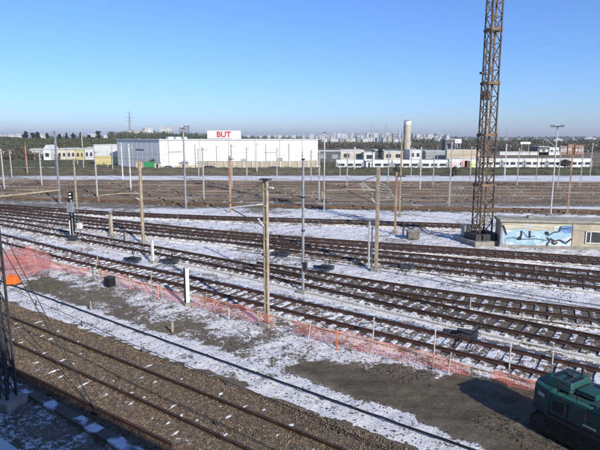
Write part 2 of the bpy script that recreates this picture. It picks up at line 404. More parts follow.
T4 = track(line([(262, 270), (305, 277), (400, 293), (500, 307.5), (600, 320)], 1, 20), 'branch track leaving the switch beside the grey tubular mast', 'rail', 'sleeper_snow', 'bed', .36, .8, lift=.012, half=1.3)
T7 = track(line([(255, 246), (305, 253), (400, 265), (450, 271.5), (500, 276.5), (600, 288)], 1, 20), 'third track in front of the graffiti hut, at its fork end', 'rail', 'sleeper_snow', 'bed', .36, .8, lift=.012, half=1.3)
T6 = track(line([(0, 217), (100, 229), (200, 240), (305, 249.5), (400, 258), (450, 263.5), (500, 268), (600, 278)]), 'second track in front of the graffiti hut', 'rail', 'sleeper_snow', 'bed', .42, .8, half=1.3)
T5 = track(line([(0, 211), (100, 222), (200, 233.5), (300, 242), (400, 249), (450, 252.5), (500, 256), (600, 263)]), 'rust brown track nearest to the graffiti hut', 'railred', 'sleeper_dark', 'bed', .38, .8, half=1.3)
T8 = track(line([(-20, 206), (100, 214.5), (200, 219), (300, 222), (400, 225.5), (470, 228)], 20, 1), 'track ending at the grey cabinet beside the crane mast', 'rail', 'sleeper_dark', 'bed', .38, .8, half=1.3)
T10 = track(line([(-20, 198), (100, 201.5), (200, 205.5), (300, 207.5), (400, 209), (500, 210.5), (620, 213.5)], 20, 20), 'bright rusty track at the edge of the brown sidings', 'rail_orange', 'sleeper_dark', 'bed', .05, .3, half=1.5, parts=False, bveg=.2)
far = [(201.5, 'first dark siding behind the bright rusty track'), (197, 'siding two tracks behind the bright rusty one'), (193.4, 'middle siding of the brown yard, near side'), (190.2, 'middle siding of the brown yard, far side'), (187.3, 'siding third from the far snow strip'), (184.8, 'siding next but one to the far snow strip'), (182.6, 'farthest siding, running along the snow strip')]
FT = []
for i, (yy, lb) in enumerate(far):
    FT.append(track(line([(-20, yy - 3.5 + i * .3), (150, yy - 1.6 + i * .1), (350, yy), (620, yy + .8)], 10, 10), lb, 'rail_sunlit', 'sleeper_dark', 'bed_far', .22 + .06 * (i % 2), .30, half=1.5, parts=False, bveg=.25))

# loose ballast stones on the near shelf, snow crumbs and clods
def rocks(name, n, gen, smin, smax, m, lab, z0=0.0):
    base = np.array([(1, 0, 0), (-1, 0, 0), (0, 1, 0), (0, -1, 0), (0, 0, 1), (0, 0, -1)], float)
    tri = np.array([(0, 2, 4), (2, 1, 4), (1, 3, 4), (3, 0, 4), (2, 0, 5), (1, 2, 5), (3, 1, 5), (0, 3, 5)])
    P = gen(n); n = len(P); S = rng.uniform(smin, smax, (n, 1, 1)) * rng.uniform(.55, 1.1, (n, 6, 1)); B = base[None] * S
    th = rng.uniform(0, 6.28, n); c, s = np.cos(th), np.sin(th); Vx = B[..., 0] * c[:, None] - B[..., 1] * s[:, None]; Vy = B[..., 0] * s[:, None] + B[..., 1] * c[:, None]
    V = np.stack([Vx + P[:, :1], Vy + P[:, 1:2], B[..., 2] * .75 + P[:, 2:3]], 2).reshape(-1, 3)
    Fc = (tri[None] + (np.arange(n) * 6)[:, None, None]).reshape(-1, 3)
    return tag(np_mesh(name, V, Fc, m), lab, 'gravel', kind='stuff')
c1_ = G(150, 392); P1c = c1_.x * NX + c1_.y * NY
def in_strip(p0, p1, s0, s1, zf):
    def gen(n):
        s = rng.uniform(s0, s1, n); p = rng.uniform(p0, p1, n); zf = np.interp(np.abs(p - P1c), [0, 1.45, 1.9, 2.5, 3.2], [.115, .095, .035, -.02, -.035]); return np.stack([s * AX + p * NX, s * AY + p * NY, zf + rng.uniform(-.02, .02, n)], 1)
    return gen
M_['stone'] = mat('ballast stone', (.31, .235, .155), .95, (.08, .06, .044), 7, detail=2)
M_['stone_dark'] = mat('dark clods', (.12, .09, .065), .95, (.05, .04, .03), 5)
M_['crumb'] = mat('snow crumbs', (.80, .82, .86), .9, (.66, .69, .75), 3)
rocks('ballast_stones', 85000, in_strip(.98 * H, 1.47 * H, -34, 10, .045), .016, .042, M_['stone'], 'loose brown ballast stones around the nearest track')
# small patches of snow left on the sleeper ends of the nearest track
V = []; Fc = []; L1 = np.r_[0, np.cumsum(np.hypot(*np.diff(T1, axis=0).T))]; Tn = np.gradient(T1, axis=0); Tn /= np.linalg.norm(Tn, axis=1)[:, None]
for t in np.arange(.3, L1[-1], .62):
    cx_, cy_ = np.interp(t, L1, T1[:, 0]), np.interp(t, L1, T1[:, 1]); tx_, ty_ = np.interp(t, L1, Tn[:, 0]), np.interp(t, L1, Tn[:, 1])
    for o in (-1.15, -.45, .4, 1.12):
        if random.random() > .40: continue
        o2 = o + random.uniform(-.15, .15); bx, by = cx_ - ty_ * o2, cy_ + tx_ * o2; n_ = 11; la, lb_ = random.choice((.08, .12, .2, .34)) * random.uniform(.8, 1.2), random.uniform(.03, .13); k = len(V)
        V.append((bx, by, .118 + random.uniform(.02, .04)))
        for i in range(n_):
            a = 6.283 * i / n_; q = random.uniform(.55, 1.2); u_, v_ = math.cos(a) * lb_ * q, math.sin(a) * la * q
            V.append((bx + tx_ * u_ - ty_ * v_, by + ty_ * u_ + tx_ * v_, .092))
        Fc += [(k, k + 1 + i, k + 1 + (i + 1) % n_) for i in range(n_)]
tag(np_mesh('snow_patches', V, Fc, M_['crumb'], smooth=True), 'small leftover snow patches on the nearest track', 'snow', kind='stuff')
def scatter(c_lo, c_hi, ymax=48):
    ok = (cov > c_lo) & (cov < c_hi) & (y < ymax) & (y > 11) & (np.abs(x) < y * .62 + 2) & (mud < .4) & (perp > .9 * H)
    W = np.flatnonzero(ok)
    def gen(n):
        pr = 1 / (y[W] ** 1.3); k = rng.choice(W, n, p=pr / pr.sum()); return np.stack([x[k] + rng.uniform(-.1, .1, n), y[k] + rng.uniform(-.1, .1, n), z[k] + .004], 1)
    return gen
rocks('scattered_clods', 9000, scatter(.2, .95), .02, .055, M_['stone_dark'], 'dark stones and clods poking through the crusted snow')
rocks('snow_crumbs', 1500, scatter(.1, .75), .012, .035, M_['crumb'], 'crumbs of frozen snow lying on bare soil')
rocks('muddy_lumps', 1300, (lambda g: (lambda n: g(n)))(lambda n: (lambda k: np.stack([x[k] + rng.uniform(-.1, .1, n), y[k] + rng.uniform(-.1, .1, n), z[k] + .01], 1))(rng.choice(np.flatnonzero((mk5 + mk4 > .3) & (y > 11)), n))), .012, .04, M_['stone_dark'], 'churned muddy lumps at the edge of the wet road')
# dead grass tufts along the verges
def tufts(n):
    ok = (cov > .1) & (cov < .9) & (y < 60) & (y > 11) & (np.abs(x) < y * .62 + 2) & (mud < .2) & ((perp > 1.7 * H) | (perp < H)); W = np.flatnonzero(ok)
    pr = 1 / (y[W] ** 1.2); k = rng.choice(W, n, p=pr / pr.sum()); m = 7
    cx = np.repeat(x[k], m) + rng.normal(0, .05, n * m); cy = np.repeat(y[k], m) + rng.normal(0, .05, n * m); cz = np.repeat(z[k], m)
    a = rng.uniform(0, 6.28, n * m); l = rng.uniform(.08, .28, n * m); t = rng.uniform(.1, .7, n * m)
    dx, dy = np.cos(a), np.sin(a); wd = .007
    A = np.stack([cx - dy * wd, cy + dx * wd, cz - .02], 1); B = np.stack([cx + dy * wd, cy - dx * wd, cz - .02], 1)
    C = np.stack([cx + dx * l * t, cy + dy * l * t, cz + l * (1 - .4 * t)], 1)
    V = np.stack([A, B, C], 1).reshape(-1, 3); return V, np.arange(len(V)).reshape(-1, 3)
M_['deadgrass'] = mat('dead grass', (.20, .16, .08), .95, (.11, .10, .05), 2)
V, Fc = tufts(3200); tag(np_mesh('dry_grass', V, Fc, M_['deadgrass']), 'sparse dead grass and weeds sticking through the snow', 'grass', kind='stuff')

# ------------------------------------------------------------------ posts and masts
def lean(base, px_top, py_top):
    return ZT(base, py_top, px_top)
def foundation(root, w=.55, h=.22, m='conc'):
    MB().box((0, 0, h / 2 - .08), (w, w, h)).build('foundation', M_[m], root, bevel=.02)
def i_post(root, h, w, m):
    b = MB(); t = w * .14
    b.box((0, -w / 2, h / 2), (w, t, h)); b.box((0, w / 2, h / 2), (w, t, h)); b.box((0, 0, h / 2), (t, w - t, h)); return b.build('post', M_[m], root)
def twin_post(root, h, w, m):
    """two channels joined by batten plates"""
    b = MB()
    for s in (-1, 1):
        b.box((s * w * .36, 0, h / 2), (w * .24, w * .55, h))
    k = 0.35
    while k < h:
        b.box((0, -w * .29, k), (w * .95, .012, w * .4)); b.box((0, w * .29, k), (w * .95, .012, w * .4)); k += .75
    return b.build('post', M_[m], root)
def round_post(root, h, r, m, r2=None):
    return MB().tube((0, 0, 0), (0, 0, h), r, 12, r2 or r * .75).build('post', M_[m], root, smooth=False)
def insulator(mb, p, q, n=4, r=.07):
    p, q = Vector(p), Vector(q)
    for i in range(n):
        c = p.lerp(q, (i + .5) / n); d = (q - p).normalized() * .018; mb.tube(c - d, c + d, r, 8)
    mb.tube(p, q, .025, 6)
def cantilever(root, z, ln, ang, m='grey', hook=True, drop=.9):
    """tubular bracket reaching out from a post"""
    d = Vector((math.cos(ang), math.sin(ang), 0)); o = Vector((0, 0, z))
    a = MB(); tip = o + d * ln + Vector((0, 0, -.15)); a.path([o + d * .15, o + d * ln * .5 + Vector((0, 0, -.02)), tip], .042, 8)
    if hook: a.path([tip, tip + d * .18 + Vector((0, 0, -.18)), tip + d * .18 + Vector((0, 0, -.5))], .035, 6)
    b = a.build('bracket_tube', M_[m], root)
    st = MB(); st.tube(o + Vector((0, 0, drop)) + d * .1, o + d * ln * .72, .02, 6); st.tube(o + Vector((0, 0, -drop)) + d * .12, o + d * ln * .62, .028, 6); st.build('stay', M_['dgrey'], root)
    i = MB(); insulator(i, o + d * .16, o + d * .5, 4, .05); i.build('insulator', M_['insul'], root); i = MB(); insulator(i, o + Vector((0, 0, -drop)) + d * .12, o + Vector((0, 0, -drop * .6)) + d * .42, 4, .05); i.build('insulator', M_['insul'], root)
def ladder(root, h, r, m='dgrey', x0=.18):
    b = MB()
    for s in (-.15, .15): b.tube((x0 + .12, s, .1), (x0 + .12, s, h), .014, 5)
    k = .3
    while k < h: b.tube((x0 + .12, -.15, k), (x0 + .12, .15, k), .01, 5); k += .3
    b.build('ladder', M_[m], root)
def pole(px, py, ptx, pty, kind, w, m, label, extra=None, cat='mast', group='overhead line masts', rz=None):
    b = G(px, py); b.z = tz(b.x, b.y); h = max(1.0, ZT(b, pty, ptx) - b.z)
    w *= .66 if b.y < 90 else .8
    root = thing('line_mast', label, cat, b, R(-35) if rz is None else rz, group)
    if b.y < 60: foundation(root)
    dict(i=i_post, twin=twin_post)[kind](root, h, w, m) if kind in ('i', 'twin') else round_post(root, h, w, m)
    if extra: extra(root, h)
    else:
        MB().box((0, 0, h + .04), (w * 2.2 + .1, .08, .08)).build('top_bracket', M_['dgrey'], root)
    return root, h
def ex_P1(r, h):
    c = MB(); c.box((0, 0, h + .03), (.46, .34, .06)); c.build('cap_plate', M_['dgrey'], r)
    cantilever(r, h * .84, 3.0, R(-110), 'grey', False, 1.0); b = MB(); insulator(b, (0.2, 0, h * .95), (.45, 0, h * .95), 4, .05); b.build('feeder_insulator', M_['insul'], r)
    d = MB()
    for k in (.35, .5, .62, .74): d.box((-.1, -.13, h * k), (.08, .05, .12))
    d.build('bolt_plate', M_['dgrey'], r)
def ex_P2(r, h):
    MB().tube((0, 0, h), (0, 0, h + .08), .1, 12).build('cap', M_['dgrey'], r)
    for k in (.22, .47, .72): MB().tube((0, 0, h * k), (0, 0, h * k + .1), .105, 12).build('clamp_band', M_['dgrey'], r)
    MB().box((.16, 0, 1.5), (.16, .2, .5)).build('switch_box', M_['dgrey'], r)
def ex_P3(r, h):
    cantilever(r, h * .78, 3.6, R(-165), 'beige', True, .9)
    w = MB()
    for k in range(7):
        w.path([(0, 0, h * (.86 - .03 * k)), (.5 + .12 * k, .2, h * (.84 - .02 * k) - .1), (1.0, -.3 + .1 * k, h * .8 - .12 * k)], .018, 5)
        w.path([(0, 0, h * (.8 - .02 * k)), (-.6 - .1 * k, .1, h * (.78 + .012 * k)), (-1.1, .25 - .1 * k, h * .74 + .1 * k)], .018, 5)
    w.build('tensioning_gear', M_['lgrey'], r)
    ct = MB(); ct.box((-.55, 0, 1.6), (.09, .09, 3.2)); ct.build('guide_rail', M_['lgrey'], r)
def ex_P4(r, h):
    cantilever(r, h * .62, 3.3, R(215), 'beige', True, .6)
def ex_small(arm=1.2, m='lgrey'):
    def f(r, h):
        MB().box((arm * .3, 0, h - .35), (arm, .07, .07)).build('cross_arm', M_[m], r)
        b = MB(); insulator(b, (arm * .75, 0, h - .35), (arm * .75, 0, h - .75), 3, .07); b.build('insulator', M_['insul'], r)
    return f
def ex_lamp(r, h):
    MB().box((0, 0, h + .05), (1.3, .16, .1)).build('lamp_bar', M_['dgrey'], r)
    for s in (-.5, .5): MB().box((s, -.15, h + .12), (.42, .3, .2)).build('floodlight', M_['grey'], r)
    b = MB(); b.path([(0, 0, h - 2.2), (-1.3, 0, h - 1.2)], .05); b.path([(-1.3, 0, h - 1.2), (-1.3, 0, h - 1.9)], .03); b.build('side_bracket', M_['grey'], r)
P1 = pole(267, 325, 267, 180, 'twin', .36, 'beige', 'tall beige twin channel mast rising from the snow left of centre', ex_P1)[0]
P2 = pole(303, 292, 302, 160, 'r', .13, 'grey', 'tall grey tubular mast in the middle of the yard', ex_P2)[0]
P3 = pole(376, 270, 376, 167, 'i', .26, 'beige', 'beige mast with tangled tensioning gear right of centre', ex_P3)[0]
P4 = pole(143.5, 243, 138, 162, 'i', .26, 'beige', 'tan mast with a long hooked tube arm on the left', ex_P4)[0]
pole(395, 233, 395, 172, 'i', .24, 'rust', 'short rusty mast standing nearest to the beige tangled one', ex_small(1.1, 'dgrey'))
pole(399.5, 216, 401, 138, 'i', .2, 'beige', 'tall slim beige mast behind the short rusty one', ex_small(1.4))
pole(230.5, 212, 229.5, 156, 'i', .26, 'rust', 'rusty mast in front of the white store', ex_small(.9, 'dgrey'))
pole(186, 208, 184, 129, 'r', .2, 'grey', 'thick grey mast crossing the left end of the white store wall')
pole(204, 200, 202.5, 147, 'i', .22, 'lgrey', 'pale mast right of the thick grey one before the store', ex_small(1.3))
pole(232, 188, 231, 144, 'i', .2, 'lgrey', 'thin pale mast right behind the rusty one before the store', ex_small(1.3))
pole(257, 173, 256, 143, 'i', .22, 'white', 'small white mast near the middle of the store wall', ex_small(1.5))
pole(266, 168, 265.5, 145, 'r', .12, 'dgrey', 'dark lamp post before the right half of the store', cat='lamp post')
pole(289, 168, 288, 144, 'i', .25, 'lgrey', 'pale mast at the right end of the store wall', ex_small(1.8))
pole(195.5, 166, 195, 145, 'r', .13, 'dgrey', 'dark lamp post at the left part of the store wall', cat='lamp post')
pole(60, 204, 54.5, 131, 'twin', .42, 'grey', 'big grey green mast at far left with several arms', ex_small(2.2))
pole(77, 207, 75.5, 158, 'i', .22, 'beige', 'beige mast directly behind the black signal', ex_small(1.1))
pole(4.5, 190, 1.5, 149, 'i', .24, 'lgrey', 'pale mast at the left edge of the photo', ex_small(1.2))
pole(27.5, 174, 26, 143, 'i', .24, 'rust', 'brownish mast before the dark hillside', ex_small(1.2, 'dgrey'))
pole(84, 171, 82, 134, 'i', .2, 'lgrey', 'slim T headed mast before the white gabled houses', ex_small(2.4))
pole(97.5, 197, 95.5, 150, 'i', .24, 'lgrey', 'pale mast before the yellow and white shed', ex_small(1.2))
pole(123, 180, 121.5, 143, 'i', .22, 'white', 'left of two white masts before the grey end wall', ex_small(1.0))
pole(131, 190, 129.5, 144, 'i', .22, 'white', 'right of two white masts before the grey end wall', ex_small(1.0))
pole(319, 201, 318.5, 151, 'i', .24, 'lgrey', 'pale mast left of the pair beyond the grey tubular mast', ex_small(1.0))
pole(324, 212, 323.5, 133, 'r', .14, 'lgrey', 'taller slim mast right of the pair beyond the grey tubular mast')
pole(420, 190, 420, 147, 'i', .22, 'white', 'white mast between the chimney and the crane mast', ex_small(.9))
pole(449, 208, 448.5, 142, 'i', .2, 'lgrey', 'slim pale mast left of the crane mast', ex_small(.9))
pole(504.5, 178, 506, 144, 'i', .24, 'white', 'white mast just right of the crane mast', ex_small(1.2))
pole(550.5, 215, 557, 127, 'r', .13, 'lgrey', 'tall lamp mast with a T head on the right', ex_lamp, 'lamp mast')
pole(557.5, 191, 561, 145, 'i', .22, 'lgrey', 'pale mast just behind the tall T headed lamp mast', ex_small(.8))
pole(567.5, 214, 572.5, 145, 'i', .22, 'rust', 'thin rusty mast with a white insulator on the right', ex_small(.9, 'dgrey'))
pole(590, 176, 592, 143, 'i', .2, 'lgrey', 'pale mast near the right edge of the photo', ex_small(1.0))
pole(529, 166, 530, 146, 'r', .12, 'dgrey', 'dark post before the middle of the right hand train', cat='post')
pole(463, 170, 463.5, 148, 'r', .1, 'lgrey', 'thin post before the painted wagon', cat='post')
pole(354.5, 172, 354.5, 147, 'i', .4, 'white', 'thick white post before the left hand train', ex_small(1.6))
pole(484, 168, 484.5, 150, 'r', .12, 'dgrey', 'dark post seen through the crane mast', cat='post')
pole(541, 172, 542, 149, 'r', .1, 'dgrey', 'dark thin post left of the tall lamp mast', cat='post')
pole(108, 166, 107.5, 150, 'r', .1, 'lgrey', 'thin lamp post before the yellow and white shed', cat='lamp post')
pole(302.5, 172, 302.5, 152, 'r', .1, 'dgrey', 'dark lamp post just beside the corner of the store', cat='lamp post')
pole(340, 176, 340, 155, 'r', .1, 'lgrey', 'short thin post at the left end of the white train', cat='post')
pole(372, 172, 372, 151, 'r', .12, 'dgrey', 'dark post before the middle of the left hand train', cat='post')
pole(437, 170, 437, 146, 'r', .1, 'lgrey', 'thin post before the right end of the left hand train', cat='post')
for (px, py, ptx, pty, w_, m_, lb_) in ((42, 186, 41, 150, .2, 'lgrey', 'thin pale mast between the brown mast and the big grey green one'), (113, 172, 112.5, 146, .2, 'lgrey', 'thin pale mast before the right end of the yellow shed'), (199, 181, 198.5, 148, .18, 'lgrey', 'very thin mast between the thick grey one and the pale one'), (217, 170, 216.5, 146, .2, 'lgrey', 'short pale mast below the roof sign'), (247, 180, 246, 147, .2, 'lgrey', 'thin mast left of the small white one at mid store'), (277, 178, 276.5, 148, .2, 'lgrey', 'thin mast before the right third of the store'), (311, 182, 310.5, 150, .2, 'lgrey', 'thin mast at the foot of the white kiosk'), (347, 188, 347, 152, .2, 'lgrey', 'thin mast left of the thick white post'), (388, 184, 388.5, 150, .2, 'lgrey', 'thin mast just left of the slim beige one'), (411, 176, 411.5, 147, .18, 'lgrey', 'thin mast right of the chimney foot'), (433, 186, 433.5, 150, .2, 'lgrey', 'thin mast left of the slim pale one near the crane mast'), (470, 182, 471, 146, .2, 'lgrey', 'thin mast touching the left side of the crane mast'), (517, 186, 518.5, 148, .2, 'lgrey', 'thin mast right of the white one by the crane mast'), (536, 180, 537.5, 148, .18, 'rust', 'thin rusty mast left of the tall lamp mast'), (580, 188, 583, 148, .2, 'lgrey', 'thin mast right of the rusty one near the right edge'), (12, 178, 10.5, 150, .18, 'lgrey', 'thin mast right of the pale one at the left edge')):
    pole(px, py, ptx, pty, 'i', w_, m_, lb_, ex_small(1.0))
def overhead(Q, ds, label, r=.009, sp=45, hc=5.4, hm=6.6, x_off=0):
    root = thing('overhead_wire', label, 'overhead wire', (0, 0, 0), 0, 'overhead contact lines'); L = np.r_[0, np.cumsum(np.hypot(*np.diff(Q, axis=0).T))]
    pt = lambda t: (float(np.interp(t, L, Q[:, 0])), float(np.interp(t, L, Q[:, 1])))
    n = int(L[-1] / 4); c = MB(); m = MB(); d = MB(); cp = []; mp = []
    for i in range(n + 1):
        t = L[-1] * i / n; a, b_ = pt(t); ph = (t + x_off) % sp / sp; zz = hm - 4 * .95 * ph * (1 - ph); cp.append((a, b_, hc)); mp.append((a, b_, zz))
        if i % 2: m.tube((a, b_, hc), (a, b_, zz), r * .6, 4, caps=False)
    c.path(cp, r, 4); m.path(mp, r, 4); c.build('contact_wire', M_['wire'], root); m.build('messenger_wire', M_['wire'], root)
overhead(T2, 0, 'overhead wire above the track behind the netting', .007, 40); overhead(T6, 0, 'overhead wire above the second track before the graffiti hut', .009, 44, x_off=12); overhead(T8, 0, 'overhead wire above the track ending at the grey cabinet', .010, 46, x_off=5)
overhead(T10, 0, 'overhead wire above the bright rusty track', .012, 50, x_off=20); overhead(FT[2], 0, 'overhead wire above the middle sidings, near side', .013, 50); overhead(FT[5], 0, 'overhead wire above the sidings next to the snow strip', .015, 50, x_off=25)
# off-frame mast whose pale boom reaches in from the left
bb = G(-34, 262); lm = thing('line_mast', 'mast beyond the left edge with a long pale boom reaching in', 'mast', bb, 0, 'overhead line masts')
foundation(lm); i_post(lm, 7.5, .26, 'beige')
zb = 5.0; e = PD(60, 190, bb.y + 2) - bb; s_ = PD(-34, 201, bb.y) - bb
MB().path([(0, 0, s_.z), tuple(e)], .05, 8).build('boom', M_['beige'], lm)
MB().tube((0, 0, s_.z + 1.2), tuple(Vector(e) * .6 + Vector((0, 0, s_.z * .4))), .015, 5).build('stay', M_['dgrey'], lm)

# short stub post and cable arms: white marker posts near the tracks
def marker(px, py, pty, w, d, m1, m2, label, name='marker_post', cap=True):
    b = G(px, py); h = ZT(b, pty, px); root = thing(name, label, 'marker post', b, R(30 if m2 else -32))
    MB().box((0, 0, h / 2), (w, d, h)).build('board', M_[m1], root, bevel=.01)
    if m2: MB().box((-w / 2 - .012, 0, h / 2), (.022, d * .96, h * .97)).build('shade_side', M_[m2], root)  # black slab stands in for shade on the post's left face
    if cap: MB().box((.05, 0, .03), (w + .35, d + .35, .14)).build('footing', M_['conc'], root, bevel=.02)
    if cap: MB().box((0, 0, h + .015), (w + .04, d + .04, .03)).build('cap', M_['lgrey'], root)
marker(187.5, 304, 268, .20, .24, 'white', 'black', 'white post with one side blackened as shade beside the netting fence')
marker(111.5, 235, 212, .26, .22, 'beige', None, 'cream stub post between tracks on the left')
marker(153, 262, 240, .16, .14, 'white', None, 'small white post below the tan mast')
marker(124.5, 243, 230, .08, .08, 'dgrey', None, 'thin dark post between the cream and white posts', cap=False)
marker(470, 311, 297, .05, .05, 'lgrey', None, 'thin pale stake between the tracks below the crane mast', cap=False)
marker(371.3, 268, 219, .07, .07, 'lgrey', None, 'slender grey tube standing close beside the beige tangled mast', cap=False)
marker(403, 236, 222, .10, .10, 'dgrey', None, 'small dark post right of the rusty mast foot', cap=False)
marker(91, 310, 301, .05, .05, 'beige', None, 'stub of wood in the soil near the lower left', cap=False)
marker(172.5, 332, 322, .08, .08, 'beige', None, 'rusty brown peg beside the long black cable', cap=False)
marker(533, 292, 283, .06, .06, 'lgrey', None, 'short grey peg on the snow at right', cap=False)

# signal
sb = G(74, 243); sg = thing('rail_signal', 'black railway signal with lamp head and board on the left', 'railway signal', sb, R(-15))
MB().tube((0, 0, 0), (0, 0, 4.0), .06, 10).build('post', M_['grey'], sg); foundation(sg, .8, .3)
hd = MB(); hd.box((0, 0, 3.95), (.42, .14, .62)); hh = hd.build('lamp_head', M_['black'], sg, bevel=.03)
for zz in (4.1, 3.83):
    MB().tube((.04, -.07, zz), (.04, -.2, zz), .075, 10).build('lens_hood', M_['white'], hh)
MB().box((-.08, -.04, 2.95), (.52, .25, .75)).build('relay_box', M_['grey'], sg, bevel=.02)
MB().box((-.02, 0, 1.75), (.4, .06, 1.55)).build('back_board', M_['black'], sg)
MB().box((-.22, -.08, 1.3), (.07, .05, 1.2)).build('number_plate', M_['white'], sg)
MB().box((.0, -.1, .5), (.65, .4, .35)).build('junction_box', M_['dgrey'], sg, bevel=.02)
lad = MB()
for s in (-.15, .15): lad.tube((s + .28, .2, .1), (s + .28, .2, 3.7), .015, 5)
for k in range(12): lad.tube((.13, .2, .3 + k * .3), (.43, .2, .3 + k * .3), .012, 5)
lad.build('ladder', M_['grey'], sg)
MB().box((.35, 0, 2.3), (.9, .5, .04)).build('platform', M_['dgrey'], sg)
b = G(80.5, 236); ph = thing('white_cabinet', 'round topped white cabinet right of the black signal', 'cabinet', b, 0)
MB().box((0, 0, .35), (.12, .12, .7)).build('leg', M_['grey'], ph); MB().box((0, 0, .9), (.45, .35, .5)).build('body', M_['white'], ph, bevel=.06)
MB().prism([(-.24, -.19), (.24, -.19), (.24, .19), (-.24, .19)], 1.15, 1.22, [(-.12, -.1), (.12, -.1), (.12, .1), (-.12, .1)]).build('lid', M_['lgrey'], ph)

# lattice mast at the left edge, guyed
lb = G(9, 404); lt = thing('lattice_mast', 'dark lattice mast at the lower left edge with two guy wires', 'mast', lb, R(-20))
MB().box((0, 0, .1), (.8, .8, .3)).build('foundation', M_['conc'], lt, bevel=.02)
hl = 7.5; w0 = .17
for sx, sy in ((-1, -1), (1, -1), (1, 1), (-1, 1)):
    MB().bar((sx * w0, sy * w0, .2), (sx * w0 * .75, sy * w0 * .75, hl), .06).build('corner_angle', M_['dgrey'], lt)
br = MB(); n = 14
for i in range(n):
    z0, z1 = .25 + (hl - .3) * i / n, .25 + (hl - .3) * (i + 1) / n; q0 = w0 * (1 - .25 * i / n); q1 = w0 * (1 - .25 * (i + 1) / n); s = 1 if i % 2 else -1
    br.bar((-s * q0, -q0, z0), (s * q1, -q1, z1), .028); br.bar((-s * q0, q0, z0), (s * q1, q1, z1), .028)
    br.bar((-q0, -s * q0, z0), (-q1, s * q1, z1), .028); br.bar((q0, -s * q0, z0), (q1, s * q1, z1), .028)
br.build('lattice_bracing', M_['dgrey'], lt)
an = G(97, 413, .05); inv = Matrix.Rotation(R(20), 4, 'Z')
gw = MB()
for k, (tx, ty) in enumerate(((8, 258), (15, 256))):
    # wires leave the mast line towards a far higher fixing; pass through the sight line near the mast
    r = ray(tx, ty); t = (lb.y + 1.0 * k + .2) / r.y; pt = Vector((r.x * t, r.y * t, H + r.z * t)); d = pt - an; q = an + d * 1.12
    gw.path([inv @ (an - lb), inv @ (q - lb)], .013, 5)
gw.build('guy_wire', M_['wire'], lt); MB().box(tuple(inv @ (an - lb)), (.18, .18, .14)).build('guy_anchor', M_['dgrey'], lt)

# ground cables and the low signal wires on pegs
def ground_line(pts, r, name, label, m='cable', z=.03, cat='cable', n=60, wv=.02):
    P = L_(*pts); Q = resample([ext(P[0], P[1], 8)] + P + [ext(P[-1], P[-2], 8)], .5); b = MB()
    pts3 = [(a[0] + random.gauss(0, wv * .3), a[1] + random.gauss(0, wv * .3), z + random.gauss(0, wv * .2)) for a in Q]
    b.path(pts3, r, 6); return tag(b.build(name, M_[m]), label, cat)
ground_line([(35, 294), (150, 336), (300, 390), (450, 443)], .035, 'power_cable', 'thick black cable laid straight along the snow strip', z=.05)
def peg_wire(pts, label, hgt, peg_px):
    root = thing('signal_wire', label, 'signal wire', (0, 0, 0)); P = L_(*pts); P = [ext(P[0], P[1], 8)] + P + [ext(P[-1], P[-2], 6)]
    Q = resample(P, .8); MB().path([(a[0], a[1], hgt + .02 * math.sin(i * .7)) for i, a in enumerate(Q)], .012, 5).build('wire', M_['cable'], root)
    for a in Q[3::6]: MB().box((a[0], a[1], hgt / 2), (.04, .04, hgt + .06)).build('peg', M_['dgrey'], root)
peg_wire([(5, 290), (80, 325), (150, 357), (255, 398), (330, 432)], 'thin signal wire on low pegs along the edge of the brown ballast', .22, None)
peg_wire([(60, 352), (150, 398), (230, 436)], 'thin signal wire on low pegs between the rails of the nearest track', .25, None)
ground_line([(400, 262.5), (450, 281), (540, 297), (600, 306)], .02, 'thin_cable', 'thin cable across the snow right of centre', z=.03)
ground_line([(320, 262), (350, 266), (400, 274), (500, 294), (600, 310)], .02, 'thin_cable', 'thin cable curving past the foot of the beige tangled mast', z=.03)
# cable trough in the shade with a rusty old rail
tr = thing('cable_trough', 'shaded concrete cable trough with snow on loose lids, lower left', 'cable trough', (0, 0, 0))
A0, A1 = G(20, 388), G(150, 462)
nL = 16; ang = math.atan2((A1 - A0).y, (A1 - A0).x); ln = (A1 - A0).length / nL
M_['lid'] = mat('snowy trough lid', (.62, .66, .74), .9, (.13, .10, .085), 1.3, thr=(.55, .62), wld=True, detail=8)
for i in range(nL):
    c = A0.lerp(A1, (i + .5) / nL); MB().box((c.x, c.y, .05 + random.uniform(-.01, .02)), (ln * .95, .36, .07), ang + random.uniform(-.03, .03)).build('lid', M_['lid'], tr)
c = A0.lerp(A1, .5); MB().box((c.x, c.y, -.05), ((A1 - A0).length, .32, .14), ang).build('channel', M_['conc'], tr)
Q = resample([A0 + Vector((-5 * AX + .35 * NX, -5 * AY + .35 * NY, 0)), A0 + Vector((.55 * NX, .55 * NY, 0)), A1 + Vector((.75 * NX, .75 * NY, 0))], .5)
V, Fc = sweep(Q, RP, .03); tag(np_mesh('old_rail', V, Fc, M_['railred']), 'discarded rusty rail lying beside the shaded cable trough', 'rail')

